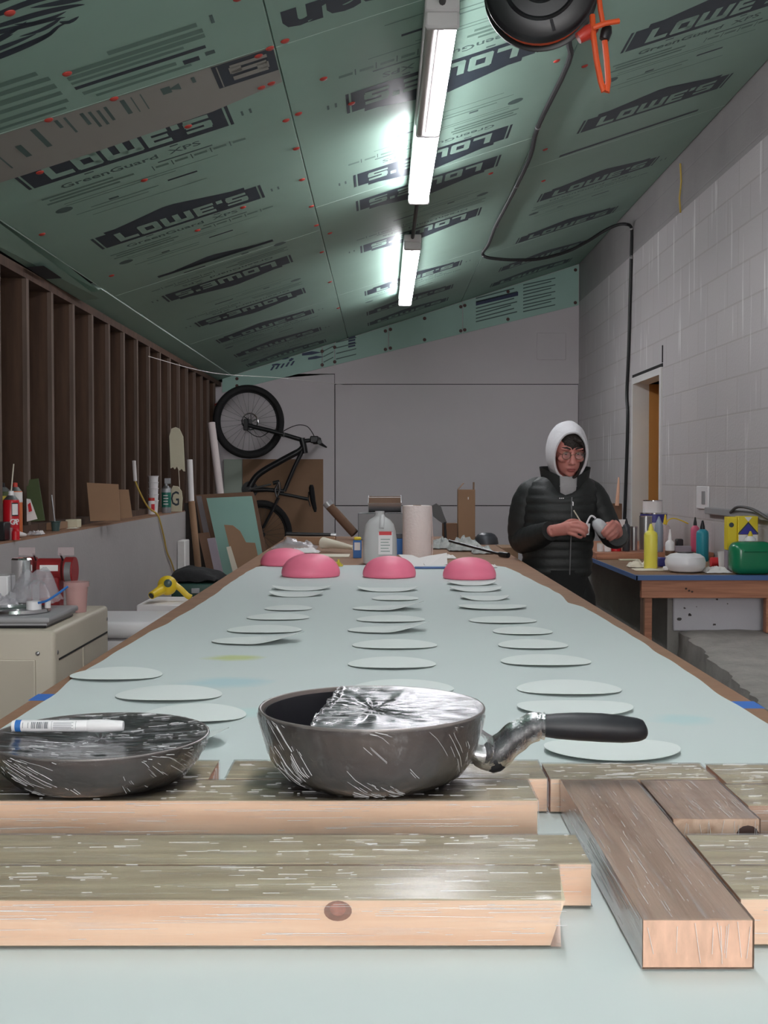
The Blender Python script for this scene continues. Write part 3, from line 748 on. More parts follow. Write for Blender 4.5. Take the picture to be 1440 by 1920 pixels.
hc.tube([at(1106, 40, D), at(1108, 75, D - .02), at(1114, 120, D - .02), at(1122, 160, D), at(1128, 179, D), at(1134, 180, D), at(1136, 160, D), at(1133, 120, D), at(1129, 86, D)], .0085, 8)
hc.tube([at(1108, 62, D - .03), at(1130, 54, D - .04), at(1155, 50, D - .03)], .008, 8)
part(hc, 'hanging_cord', reel)

# black cable: along the seam, across to the block wall, down beside the door
def cz(x, y): return Vector((x, y, ceil_z(x) - .012))
pts = [cz(.56, 3.6), cz(.72, 4.6), cz(.775, 4.95), cz(.765, 5.83), cz(.80, 6.4), cz(.80, 7.05), cz(.79, 7.6), cz(.78, 8.15), cz(.79, 8.8)]
pts += [at(904, 476, 9.05), at(908, 484, 9.06), at(930, 488, 9.08), at(965, 490, 9.1), at(1010, 488, 9.15), at(1060, 475, 9.2), at(1100, 455, 9.25), at(1130, 436, 9.25), at(1155, 425, 9.22), at(1172, 424, 9.17)]
WX = XR - .014
def wp(py, px): y = WX * FOC / (px - 717); return Vector((WX, y, EYE - (py - 893) * y / FOC))
pts += [wp(432, 1181), wp(470, 1181), wp(560, 1179), wp(660, 1177), wp(740, 1174), wp(780, 1176), wp(880, 1174), wp(975, 1171)]
def smooth_pts(p, k=4):
    out = []
    for i in range(len(p) - 1):
        a, b, c_, d_ = p[max(i - 1, 0)], p[i], p[i + 1], p[min(i + 2, len(p) - 1)]
        for q in range(k):
            t = q / k
            out.append(.5 * ((2 * b) + (c_ - a) * t + (2 * a - 5 * b + 4 * c_ - d_) * t * t + (3 * b - a - 3 * c_ + d_) * t ** 3))
    return out + [p[-1]]
cable = thing('cable', 'black cable from the reel along the ceiling seam and down beside the door', 'cable', pts[-1])
part(MB(M['black_cable']).tube(smooth_pts(pts), .0125, 8), 'sheath', cable)
for p in (cz(.766, 5.83), cz(.80, 7.05), cz(.79, 8.15), wp(432, 1181), wp(485, 1181)):
    part(MB(M['steel']).ell(p, (.016, .016, .016), 8), 'clip', cable)
solo(MB(M['yellow_cord']).tube([wp(312, 1271), wp(345, 1273), wp(375, 1270), wp(402, 1272)], .006, 6), 'foam_drip', 'thin yellow drip hanging high on the bare grey block band', 'drip')
solo(MB(M['tissue']).tube(smooth_pts([Vector((-1.60, 8.05, 2.32)), Vector((-1.3, 9.0, 2.29)), Vector((-.9, 10.3, 2.36)), Vector((-.3, 11.70, 2.40))], 5), .0022, 5), 'string', 'thin white string stretched from the studs to the back wall', 'string')
b = MB(M['white_plastic']).box(XR - .012, XR, 7.02, 7.28, 1.30, 1.44, .004)
ob = thing('wall_outlet', 'white outlet box on the block wall where grey conduit starts', 'outlet', (XR - .01, 7.15, 1.30)); part(b, 'cover_plate', ob)
part(MB(M['grey_plastic']).box(XR - .018, XR - .012, 7.08, 7.14, 1.33, 1.41, .002), 'socket', ob)
cd = thing('surface_conduit', 'grey surface conduit running from the white outlet along the wall', 'conduit', (XR - .02, 6.2, 1.24))
part(MB(M['grey_plastic']).box(XR - .03, XR - .001, 4.9, 7.03, 1.275, 1.315, .004), 'channel', cd)
part(MB(M['grey_conduit']).tube(smooth_pts([Vector((XR - .03, 6.5, 1.30)), Vector((XR - .05, 6.3, 1.335)), Vector((XR - .05, 6.05, 1.33)), Vector((XR - .04, 5.8, 1.285)), Vector((XR - .03, 5.6, 1.26))]), .008, 6), 'loose_wire', cd)

# ------------------------------------------------------------------ the long table
TXL, TXR, TY0, TY1 = -.615, .642, .42, 7.6
tb = thing('work_table', 'long brown-topped work table covered with white paper', 'table', (0, 4.0, 0))
part(MB(M['brown_board']).box(TXL, TXR, TY0, TY1, T - .02, T, .002), 'tabletop', tb)
for x in (TXL + .06, TXR - .06): part(MB(M['bench_wood']).box(x - .019, x + .019, TY0 + .04, TY1 - .04, T - .11, T - .02), 'apron', tb)
for x in (TXL + .06, TXR - .06):
    for y in (TY0 + .1, 2.8, 5.2, TY1 - .1): part(MB(M['bench_wood']).box(x - .045, x + .045, y - .045, y + .045, 0, T - .11), 'leg', tb)
part(MB(M['blue_tape']).box(TXL - .001, TXL + .05, 2.03, 2.09, T, T + .0006), 'tape', tb, smooth=0)
part(MB(M['blue_tape']).box(TXR - .06, TXR + .001, 1.96, 2.02, T, T + .0006), 'tape', tb, smooth=0)
LE = [(.45, -.58), (1.2, -.59), (1.92, -.587), (2.06, -.583), (2.26, -.596), (2.584, -.587), (2.9, -.579), (3.226, -.563), (3.8, -.549), (4.25, -.556), (4.74, -.549), (5.0, -.54), (5.12, -.50)]
RE = [(.45, .60), (1.2, .61), (1.84, .605), (2.01, .602), (2.34, .605), (2.665, .608), (3.14, .604), (3.25, .603), (3.474, .597), (3.59, .570), (3.88, .587), (4.145, .571), (4.49, .557), (4.79, .545), (5.0, .525), (5.12, .47)]
def interp(L, y):
    for (a, u), (b, v_) in zip(L[:-1], L[1:]):
        if y <= b: return u + (v_ - u) * max(0, (y - a) / (b - a))
    return L[-1][1]
def pap(u, v):
    y = .46 + (5.12 - .46) * v
    xl = interp(LE, y) + .006 * noise.noise(Vector((y * 6, 1, 0))); xr = interp(RE, y) + .006 * noise.noise(Vector((y * 6, 7, 0)))
    x = xl + (xr - xl) * u
    return (x, y, T + .0022 + .0013 * noise.noise(Vector((x * 2.2, y * 5.5, 3))))
pp = MB(M['paper']).grid(pap, 26, 220, thick=.0004)
po = bpy.data.objects.new('paper_sheet', pp.mesh('paper_sheet')); COL.objects.link(po)
tag(po, 'long white paper sheet with wavy edges covering the work table', 'paper')

# ------------------------------------------------------------------ cut petals on the paper
def petal(x0, x1, r, kind, label, d=.145, end=0):
    yr = row_depth(r)
    w = (x1 - x0) * yr / FOC; X = ((x0 + x1) / 2 - 717) * yr / FOC
    cy = yr if kind == 'arch' else yr + d / 2 * .92
    d = d * min(1.0, w / .15)
    lift = (d / 2) * (EYE - T) / yr * 0.33
    def f(u, v):
        a = 2 * PI * u; q = v
        xn = q * math.cos(a); yn = q * math.sin(a)
        taper = 1.0
        z = 0
        if kind == 'arch': z = lift * (1 - xn * xn) + .001
        elif kind == 'saucer': z = .010 * xn ** 4 + .003 * max(0, -yn) * xn * xn + .0012
        elif kind == 'spoon':
            taper = 1 - .30 * max(0, xn); k = max(0, xn + .1)
            z = .0012 + .018 * k ** 1.8 * (1 - .3 * yn) + .003 * max(0, -yn)
        elif kind == 'smile': z = .0012 + .005 * xn * xn + .003 * max(0, -yn) ** 2 + end * .012 * max(0, xn) ** 2
        return (X + xn * w / 2, cy + yn * taper * d / 2, T + .0036 + z)
    b = MB(M['petal']).grid(f, 40, 8, cu=True, thick=.0007)
    return solo(b, 'petal_cutout', label, 'cutout', 'white petal cutouts drying on the paper')
ORD = ['nearest', 'second', 'third', 'fourth', 'fifth', 'sixth', 'seventh', 'eighth', 'ninth', 'tenth', 'farthest']
def row_of(col, items):
    for i, (x0, x1, r, kind, extra) in enumerate(items):
        o = ORD[i] if 0 < i < len(items) - 1 else ('nearest' if i == 0 else 'farthest')
        pos = o if o in ('nearest', 'farthest') else o + ' nearest'
        look = {'arch': 'arched', 'saucer': 'upcurled', 'spoon': 'spoon-shaped', 'smile': 'flat-lying'}[kind]
        petal(x0, x1, r, kind, 'white %s petal cutout%s, %s in the %s column' % (look, extra, pos, col))
row_of('left', [(232, 416, 1421, 'spoon', ' half hidden behind the frying pan'), (262, 460, 1348, 'arch', ''), (215, 415, 1309, 'arch', ''), (130, 302, 1271, 'arch', ' overhanging the paper edge'), (388, 566, 1214, 'spoon', ''), (425, 565, 1185, 'arch', ''), (462, 580, 1161, 'arch', ''), (495, 585, 1144, 'arch', ''), (500, 605, 1122, 'saucer', ''), (506, 620, 1110, 'saucer', '')])
row_of('middle', [(657, 852, 1297, 'arch', ''), (652, 818, 1250, 'arch', ''), (660, 820, 1214, 'arch', ''), (650, 808, 1192, 'spoon', ''), (668, 797, 1165, 'arch', ''), (660, 797, 1149, 'spoon', ''), (697, 785, 1125, 'arch', ''), (668, 785, 1112, 'saucer', '')])
row_of('right', [(1035, 1302, 1438, 'smile', ''), (980, 1206, 1352, 'smile', ' behind the saucepan handle'), (970, 1167, 1298, 'arch', ''), (940, 1110, 1245, 'arch', ''), (935, 1066, 1214, 'arch', ''), (925, 1037, 1188, 'arch', ''), (880, 1007, 1167, 'arch', ''), (862, 993, 1147, 'smile', ''), (865, 960, 1129, 'saucer', ''), (845, 945, 1112, 'saucer', ''), (840, 934, 1100, 'saucer', '')])

# ------------------------------------------------------------------ pink half-dome forms
def dome(px, pw, rb, h, label):
    yn = row_depth(rb); y = yn; 
    for _ in range(6):
        r_ = pw / 2 * y / FOC; y = yn + r_ * .96
    c = ((px - 717) * y / FOC, y, T + .0035)
    prof = [(0, 0), (r_ * .965, 0)] + [(r_ * a, h * z) for a, z in ((.985, .03), (1, .14), (.99, .27), (.955, .40), (.90, .53), (.82, .66), (.72, .77), (.60, .86), (.45, .93), (.28, .98), (.12, .998))] + [(0, h)]
    b = MB(M['pink_form']).lathe(prof, c=c, n=48)
    return solo(b, 'pink_dome', label, 'dome', 'pink domes at the far end of the paper', smooth=50)
dome(582.5, 110, 1086, .086, 'pink half dome in front, leftmost of the front three')
dome(730, 100, 1087, .079, 'pink half dome in front of the water jug')
dome(880.5, 100, 1090, .079, 'pink half dome in front, rightmost of the front three')
dome(534, 92, 1064, .073, 'pink half dome set behind the leftmost front dome')

# ------------------------------------------------------------------ wrapped boards
def board(label, x0, x1, y0, y1, along='x', ends=None, face='wood_face', edge='wood_edge', knot=None, slant=0.0, yaw=0.0, endm='wood_end', film='film_board'):
    L = (x1 - x0) if along == 'x' else (y1 - y0); Wd = (y1 - y0) if along == 'x' else (x1 - x0)
    c = ((x0 + x1) / 2, (y0 + y1) / 2, T + .0045)
    r = thing('wrapped_board', label, 'board', c, 'plastic-wrapped boards at the near end of the table')
    hl, hw_, H = L / 2, Wd / 2 - .0012, .038
    b = MB(M[edge])
    P_ = [(-hl, -hw_), (hl - slant, -hw_), (hl, hw_), (-hl, hw_)]
    vs = [(x, y, z) for z in (0.0008, H) for x, y in P_]
    if slant:   # the sawn end leans
        vs[1] = (hl - slant * 1.6, -hw_, .0008); vs[5] = (hl - slant * .6, -hw_, H)
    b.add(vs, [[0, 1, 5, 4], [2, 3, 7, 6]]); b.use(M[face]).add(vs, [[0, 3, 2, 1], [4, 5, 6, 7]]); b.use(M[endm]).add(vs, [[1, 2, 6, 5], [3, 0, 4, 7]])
    part(b, 'board', r, local=True, smooth=0)
    if knot:
        for kx, ky, kz, q in knot:
            kb = MB(M['dark_knot'])
            if q == 'front': kb.cur = 0; kb.mats = [M['knot_outer']]; kb.ell((kx, -hw_ - .0002, kz), (.0115, .0005, .0085), 18); kb.use(M['knot_inner']).ell((kx, -hw_ - .0004, kz + .0015), (.007, .0006, .006), 18)
            else: kb.ell((hl + .0002, ky, kz), (.0006, .012, .010), 14)
            part(kb, 'knot', r, local=True)
    def sh(u, v):
        x = -hl - .0015 + (L + .003) * v; a = u * 4
        hwf = hw_ + .0010; zt = H + .0012
        rnd_ = .0012
        e = noise.noise(Vector((x * 14, u * 19, c[0]))) * .0009 + abs(noise.noise(Vector((x * 45, u * 30, c[1])))) * .0006
        k = u * 4
        if k < 1: p = (-hwf + 2 * hwf * k, .0002)
        elif k < 2: p = (hwf, .0002 + zt * (k - 1))
        elif k < 3: p = (hwf - 2 * hwf * (k - 2), zt)
        else: p = (-hwf, zt - zt * (k - 3))
        if v > .97 and slant: x -= slant * (.5 - p[0] / hwf * .5)
        y = p[0] + (-e if p[0] < 0 else e) * .3; z = p[1] + (e if p[1] > .01 else 0)
        return (x, y, z)
    fb = MB(M[film]).grid(sh, 48, 60, cu=True)
    fb.use(M['crease_glint']); rn = random.Random(int(abs(c[0]) * 991 + c[1] * 577))
    for _ in range(int(70 + 170 * L)):          # film creases whitened to read as glints, mostly along the board
        k = rn.random(); ln_ = (.003 + .036 * rn.random() ** 3) if k < .55 else (.006 + .11 * rn.random() ** 2.2); xa = -hl + rn.random() ** .9 * (L - ln_); rr_ = .00014 + .0002 * rn.random()
        if k < .55: y0 = -hw_ + 2 * hw_ * rn.random(); fb.tube([(xa, y0, H + .0016), (xa + ln_, y0 + ln_ * .05 * (rn.random() - .5), H + .0017)], rr_, 4)
        else: z0 = .004 + (H - .006) * (1 - rn.random() ** 1.6); sy = -1 if k < .9 else 1; fb.tube([(xa, sy * (hw_ + .0012), z0), (xa + ln_, sy * (hw_ + .0012), z0 + ln_ * .04 * (rn.random() - .4))], rr_, 4)
    for _ in range(0 if slant else 10):
        y0 = -hw_ + 2 * hw_ * rn.random(); fb.tube([(hl + .0018, y0, .004 + .01 * rn.random()), (hl + .0018, y0 + .01 * (rn.random() - .5), H - .006 * rn.random())], .00025, 4)
    part(fb, 'plastic_wrap', r, local=True, smooth=60)
    if along == 'y': r.rotation_euler = (0, 0, -PI / 2)
    elif yaw: r.rotation_euler = (0, 0, math.radians(yaw))
    return r
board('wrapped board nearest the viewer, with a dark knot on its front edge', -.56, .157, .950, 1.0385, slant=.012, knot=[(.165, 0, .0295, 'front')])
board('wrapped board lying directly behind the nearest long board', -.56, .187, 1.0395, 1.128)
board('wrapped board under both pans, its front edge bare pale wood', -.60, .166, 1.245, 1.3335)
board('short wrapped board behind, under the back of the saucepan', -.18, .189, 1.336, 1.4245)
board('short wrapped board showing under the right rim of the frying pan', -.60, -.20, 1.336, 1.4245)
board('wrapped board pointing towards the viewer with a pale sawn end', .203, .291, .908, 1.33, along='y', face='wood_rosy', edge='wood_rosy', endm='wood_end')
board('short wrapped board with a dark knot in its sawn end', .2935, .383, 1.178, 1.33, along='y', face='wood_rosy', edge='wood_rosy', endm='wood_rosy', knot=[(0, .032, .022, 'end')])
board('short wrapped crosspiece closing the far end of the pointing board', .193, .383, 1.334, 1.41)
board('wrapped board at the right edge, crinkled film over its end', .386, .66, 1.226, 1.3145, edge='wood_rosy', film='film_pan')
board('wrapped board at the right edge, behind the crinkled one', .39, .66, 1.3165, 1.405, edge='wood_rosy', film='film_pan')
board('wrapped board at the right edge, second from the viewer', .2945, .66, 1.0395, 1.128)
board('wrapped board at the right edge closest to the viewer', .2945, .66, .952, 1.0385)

# ------------------------------------------------------------------ pans
BZ = T + .0045 + .0408
pc = Vector((-.323, 1.335, BZ))
fp = thing('frying_pan', 'grey frying pan wrapped in cling film with a marker on top', 'pan', pc)
part(MB(M['pan_grey']).lathe([(0, 0), (.082, 0), (.092, .004), (.108, .02), (.118, .036), (.121, .046), (.123, .048), (.1215, .0495), (.119, .047), (.113, .034), (.10, .014), (.088, .006), (0, .006)], c=pc, n=72), 'body', fp)
part(MB(M['pan_dark']).lathe([(0, .0065), (.087, .0068), (.0995, .0148), (.1125, .0345), (.1185, .047), (.117, .047), (.111, .0346), (.098, .016), (.086, .0076), (0, .0072)], c=pc, n=72), 'nonstick_lining', fp)
part(MB(M['pan_rim']).tube([pc + Vector((.1222 * math.cos(q * PI / 40), .1222 * math.sin(q * PI / 40), .0488)) for q in range(80)], .0014, 8, closed=True), 'rim', fp)
part(MB(M['handle_black']).tube([pc + Vector((-.12, 0, .036)), pc + Vector((-.16, 0, .042)), pc + Vector((-.22, 0, .05)), pc + Vector((-.29, 0, .05))], [.01, .011, .014, .011], 12), 'handle', fp)
def top_film(c, R, h, sag, seed, cut=None):
    def f(u, v):
        a = 2 * PI * u; r_ = R * v
        if cut is not None:      # film pulled back from one side, its edge bunched
            ca, sa = math.cos(a), math.sin(a); lim = R * (cut + .10 * sa + .03 * noise.noise(Vector((sa * 6, 3, seed))))
            if r_ * ca < lim:
                q_ = (1 - v) ; xx = lim; yy = r_ * sa
                return c + Vector((xx, yy, h - sag * (1 - v * v) + .0015 + .0012 * noise.noise(Vector((yy * 90, v * 9, seed)))))
        wr = (.0016 * noise.noise(Vector((math.cos(a) * 5, math.sin(a) * 5, seed + v * 2))) + .0014 * noise.noise(Vector((r_ * math.cos(a) * 25, r_ * math.sin(a) * 150, seed)))) * min(1, (1 - v) * 6)
        return c + Vector((r_ * math.cos(a), r_ * math.sin(a), h - sag * (1 - v * v) + wr))
    return f
def side_film(c, prof, seed):
    def f(u, v):
        a = 2 * PI * u; k = v * (len(prof) - 1); i = min(int(k), len(prof) - 2); t = k - i
        r_ = prof[i][0] * (1 - t) + prof[i + 1][0] * t; z = prof[i][1] * (1 - t) + prof[i + 1][1] * t
        r_ += .0011 + abs(noise.noise(Vector((math.cos(a) * 7, math.sin(a) * 7, v * 3 + seed)))) * .0026 + .0012 * abs(noise.noise(Vector((math.cos(a) * 24, math.sin(a) * 24, v * 6 + seed))))
        return c + Vector((r_ * math.cos(a), r_ * math.sin(a), z))
    return f
fw = MB(M['film_radial']).grid(top_film(pc, .122, .0500, .006, 1), 120, 24, cu=True)
fw.use(M['film_pan']).grid(side_film(pc, [(.122, .050), (.121, .042), (.109, .019), (.094, .003), (.083, .0005)], 3), 120, 16, cu=True)
def pan_creases(mb, topf, sidef, n_top, n_side, seed):
    rn = random.Random(seed); mb.use(M['crease_glint']); c0 = topf(0, 0)
    for _ in range(n_top):          # fine creases pulled across the opening, whitened for glints
        a = 2 * PI * rn.random(); q = .1 + .86 * rn.random() ** .6; x, y = q * math.cos(a), q * math.sin(a)
        if noise.noise(Vector((x * 2.2, y * 3.5, seed))) < -.02: continue
        l = .02 + .16 * rn.random() ** 2.5; an = .28 * noise.noise(Vector((x * 2, y * 2, seed + 5))) + y * .35
        P_ = []
        for t in (0, .5, 1):
            xx, yy = x + l * t * math.cos(an), y + l * t * math.sin(an); rr_ = min(.985, math.hypot(xx, yy)); P_.append(topf((math.atan2(yy, xx) / (2 * PI)) % 1, rr_) + Vector((0, 0, .0006)))
        mb.tube(P_, .00012 + .00022 * rn.random(), 4)
    for _ in range(n_side):         # folds that fan down the wall in bundles, whitened for glints
        u = rn.random(); v = .05 + .8 * rn.random()
        if noise.noise(Vector((u * 16, v * 2.0, seed + 2))) < .08: continue
        dv = .03 + .22 * rn.random() ** 2; du = dv * (.16 + .22 * noise.noise(Vector((u * 7, 0, seed))))
        P_ = []
        for t in (0, .33, .67, 1):
            p = sidef((u + du * t) % 1, min(.98, v + dv * t)); P_.append(p + Vector(((p.x - c0.x) * .006, (p.y - c0.y) * .006, 0)))
        mb.tube(P_, .00012 + .00026 * rn.random(), 4)
pan_creases(fw, top_film(pc, .122, .0500, .006, 1), side_film(pc, [(.122, .050), (.121, .042), (.109, .019), (.094, .003), (.083, .0005)], 3), 260, 420, 4)
part(fw, 'plastic_wrap', fp, smooth=60)
# marker on the film
mz = BZ + .0515 + .0072
mx0, mx1, my = -.424, -.297, 1.338
mk_ = thing('marker_pen', 'white marker pen with a blue band lying on the wrapped frying pan', 'marker', ((mx0 + mx1) / 2, my, mz - .007))
def xp(x): return (x, my, mz)
part(MB(M['white_plastic']).tube([xp(mx0), xp(mx0 + .003), xp(mx0 + .088), xp(mx0 + .09)], [.006, .0066, .0066, .0058], 20), 'barrel', mk_)
part(MB(M['white_plastic']).tube([xp(mx0 + .086), xp(mx0 + .089), xp(mx0 + .100), xp(mx1 - .003), xp(mx1)], [.0066, .0072, .0073, .0060, .0054], 20), 'cap', mk_)
part(MB(M['label_blue']).cyl(xp(mx0 + .004), xp(mx0 + .0105), .0068, n=20), 'band', mk_)
pr = MB(M['ink'])
def on_barrel(x0, x1, a0, a1):
    r_ = .00672; n = 4
    vs = [(x, my - r_ * math.cos(a0 + (a1 - a0) * i / n), mz + r_ * math.sin(a0 + (a1 - a0) * i / n)) for i in range(n + 1) for x in (x0, x1)]
    pr.add(vs, [[2 * i, 2 * i + 1, 2 * i + 3, 2 * i + 2] for i in range(n)])
x = mx0 + .023; rnd = random.Random(5)
while x < mx0 + .043:
    t = .0003 + rnd.random() * .0008; on_barrel(x, x + t, -.3, .9); x += t + .0004 + rnd.random() * .0006
for k in range(5): on_barrel(mx0 + .048, mx0 + .071 - .002 * (k % 2), -.35 + k * .27, -.28 + k * .27)
on_barrel(mx0 + .013, mx0 + .0135, -.2, .8); on_barrel(mx0 + .019, mx0 + .0195, -.2, .8); on_barrel(mx0 + .046, mx0 + .0463, -.5, 1.1); on_barrel(mx0 + .0735, mx0 + .0738, -.5, 1.1)
part(pr, 'printing', mk_)

sp = Vector((-.012, 1.335, BZ))
sn = thing('saucepan', 'deep grey saucepan in cling film with a thick black handle', 'pan', sp)
body = [(0, 0), (.080, 0), (.090, .003), (.103, .012), (.114, .028), (.121, .050), (.125, .070), (.126, .076)]
part(MB(M['pan_grey']).lathe(body + [(.128, .078), (.1285, .081), (.126, .082), (.1235, .078), (.122, .070), (.110, .030), (.098, .014), (.085, .006), (0, .006)], c=sp, n=80), 'body', sn)
part(MB(M['pan_dark']).lathe([(0, .0065), (.0845, .0068), (.0975, .0148), (.1095, .0308), (.1215, .0705), (.1228, .078), (.1215, .078), (.120, .071), (.108, .0315), (.096, .0158), (.0835, .0078), (0, .0072)], c=sp, n=80), 'nonstick_lining', sn)
sd = 1.335
part(MB(M['pan_rim']).tube([sp + Vector((.1275 * math.cos(q * PI / 40), .1275 * math.sin(q * PI / 40), .0808)) for q in range(80)], .0019, 8, closed=True), 'rim', sn)
part(MB(M['steel']).tube([at(868, 1412, sd), at(905, 1420, sd), at(925, 1415, sd)], [.012, .012, .010], 14), 'bracket', sn)
part(MB(M['handle_black']).tube(smooth_pts([at(908, 1428, sd), at(925, 1424, sd), at(948, 1402, sd), at(975, 1380, sd), at(1000, 1366, sd), at(1015, 1362, sd)], 3), [.009, .013, .0165, .018, .018, .0175, .0165, .016, .0155, .0145, .014, .0135, .013, .013, .013, .013][:16], 16), 'handle_neck', sn)
hp = smooth_pts([at(1004, 1362, sd), at(1012, 1363, sd), at(1045, 1364, sd), at(1085, 1365, sd), at(1130, 1367, sd), at(1170, 1370, sd), at(1198, 1371, sd), at(1211, 1370, sd), at(1216, 1369, sd)], 3)
prf = [.0085, .0115, .0145, .016, .0165, .0155, .0135, .0105, .004]
hr = []
for i in range(len(prf) - 1):
    for q in range(3): hr.append(prf[i] + (prf[i + 1] - prf[i]) * q / 3)
hr.append(prf[-1])
part(MB(M['handle_black']).tube(hp, hr, 20), 'handle', sn)
fw = MB(M['film_radial']).grid(top_film(sp, .127, .0825, .004, 5, -.42), 160, 44, cu=True)
fw.use(M['film_pan']).grid(side_film(sp, [(.127, .0822), (.1275, .076), (.122, .051), (.1145, .027), (.103, .011), (.090, .002), (.081, .0006)], 7), 140, 22, cu=True)
fw.tube(smooth_pts([at(868, 1385, sd), at(900, 1405, sd), at(925, 1420, sd), at(948, 1402, sd), at(975, 1380, sd), at(1005, 1365, sd), at(1022, 1364, sd)], 6), [.0205 + .0007 * math.sin(i * .9) - .00014 * i for i in range(37)], 16, caps=False)
pan_creases(fw, top_film(sp, .127, .0825, .004, 5, -.42), side_film(sp, [(.127, .0822), (.1275, .076), (.122, .051), (.1145, .027), (.103, .011), (.090, .002), (.081, .0006)], 7), 460, 700, 9)
part(fw, 'plastic_wrap', sn, smooth=60)

# ------------------------------------------------------------------ things at the far end of the table
def lathe_at(x, y, z, prof, m, n=28): return MB(M[m]).lathe(prof, c=(x, y, z), n=n)
D = 5.2; s = FOC / D
jx = (712 - 717) / s
jug = thing('water_jug', 'translucent gallon water jug with a red-topped label', 'jug', (jx, D, T + .003))
def sq_ring(cx, cy, z, w_, d_, p=4.0, n=40):
    return [Vector((cx + w_ * math.copysign(abs(math.cos(a)) ** (2 / p), math.cos(a)), cy + d_ * math.copysign(abs(math.sin(a)) ** (2 / p), math.sin(a)), z)) for a in [2 * PI * k / n for k in range(n)]]
jz = T + .003
part(MB(M['jug_plastic']).loft([sq_ring(jx, D, jz + z, w_, w_, p) for z, w_, p in ((0, .066, 4), (.006, .074, 4), (.05, .077, 4), (.11, .0755, 4), (.145, .070, 3.5), (.175, .062, 3), (.195, .046, 2.5), (.207, .026, 2), (.212, .021, 2), (.226, .019, 2), (.228, .021, 2), (.232, .021, 2))]), 'body', jug)
part(MB(M['water']).loft([sq_ring(jx, D, jz + z, w_, w_, p) for z, w_, p in ((.004, .064, 4), (.01, .071, 4), (.05, .0745, 4), (.108, .073, 4))]), 'water', jug)
part(MB(M['label_white']).box(jx - .006, jx + .055, D - .0795, D - .078, jz + .045, jz + .142, .0005), 'label_panel', jug)
lb = MB(M['label_red']).box(jx - .003, jx + .052, D - .0805, D - .0795, jz + .130, jz + .146, .0003)
lb.use(M['ink_faint'])
for k in range(5): lb.box(jx + .004, jx + .045 - .006 * (k % 2), D - .0802, D - .0795, jz + .058 + k * .013, jz + .061 + k * .013)
part(lb, 'printing', jug)
part(MB(M['jug_plastic']).tube(smooth_pts([Vector((jx + .012, D - .03, jz + .21)), Vector((jx + .01, D - .062, jz + .185)), Vector((jx + .008, D - .074, jz + .16))], 4), .011, 12), 'handle', jug)

D = 5.6; s = FOC / D; x = (782 - 717) / s
tr_ = thing('paper_towel_roll', 'standing white paper towel roll right of the water jug', 'paper towel', (x, D, T))
part(MB(M['towel']).lathe([(.02, .004), (.069, .002), (.0695, .01), (.0695, .245), (.069, .25), (.02, .25), (.02, .004)], c=(x, D, T), n=40), 'roll', tr_)
part(MB(M['cardboard']).lathe([(.0175, 0), (.0195, 0), (.0195, .252), (.0175, .252), (.0175, 0)], c=(x, D, T), n=24), 'core', tr_)
part(MB(M['towel']).grid(lambda u, v: (x + .069 + .004 * u + .003 * math.sin(v * 5), D - .02 - .01 * u, T + .004 + .245 * v), 4, 12, thick=.0006, tdir=(0, 1, 0)), 'loose_sheet', tr_)

def crumple(c, w_, d_, h, m, seed, fold=2.0, n=16, tilt=0.0):
    c = Vector(c)
    def f(u, v):
        a, b_ = u - .5, v - .5
        z = h * (.5 + .5 * noise.noise(Vector((u * fold * 2, v * fold * 2, seed)))) + h * .5 * abs(noise.noise(Vector((u * fold * 4, v * fold * 4, seed + 9))))
        e = noise.noise(Vector((u * 3, v * 3, seed + 4))) * .12
        z *= max(.12, 1 - (2 * max(abs(a), abs(b_))) ** 4)
        return c + Vector((a * w_ * (1 + e), b_ * d_ * (1 - e), z + a * tilt + abs(tilt) / 2 + .002))
    return MB(M[m]).grid(f, n, n, thick=.001)
def flap(pts, name, label):     # a creased paper sheet: (pixel x, pixel y, depth) outline as a fan of facets
    V = [at(*p) for p in pts]; n = len(V); b_ = MB(M['tissue'])
    F = [[0, i, i + 1] for i in range(1, n - 1)]
    b_.add(V + [v + Vector((.0004, .0012, .0006)) for v in V], F + [[i + n for i in f][::-1] for f in F] + [[i, (i + 1) % n, n + (i + 1) % n, n + i] for i in range(n)])
    return solo(b_, name, label, 'tissue', smooth=0)
flap([(776, 1064, 5.02), (747, 1040, 5.24), (772, 1041, 5.20), (790, 1048, 5.14), (796, 1062, 5.04)], 'paper_flap', 'creased white paper corner left of the standing paper flap')
flap([(800, 1064, 5.06), (786, 1046, 5.20), (806, 1042, 5.22), (838, 1037, 5.26), (839, 1058, 5.14), (820, 1063, 5.06)], 'paper_flap', 'standing white paper flap in front of the towel roll')
solo(MB(M['blue_edge']).box(.135, .27, 4.90, 4.93, T + .003, T + .011, .002), 'blue_strip', 'flat blue strip lying at the far edge of the white paper', 'strip')
solo(crumple((-.196, 5.06, T), .05, .05, .03, 'yellow_label', 5), 'snack_wrapper', 'small shiny crumpled wrapper behind the leftmost front pink dome', 'wrapper')
cx = (670 - 717) * 5.6 / FOC
ct = thing('glue_carton', 'small blue and white carton left of the water jug', 'carton', (cx, 5.6, T))
part(MB(M['label_blue']).box(cx - .02, cx + .02, 5.58, 5.62, T, T + .085, .002), 'box', ct)
part(MB(M['label_white']).box(cx - .014, cx + .014, 5.5785, 5.58, T + .038, T + .075), 'label_panel', ct); part(MB(M['bag_yellow']).box(cx - .016, cx + .018, 5.585, 5.615, T + .085, T + .10, .004), 'tucked_bag', ct)
cx = (749 - 717) * 5.85 / FOC
ct = thing('blue_carton', 'tall blue carton half hidden between jug and towel roll', 'carton', (cx, 5.85, T))
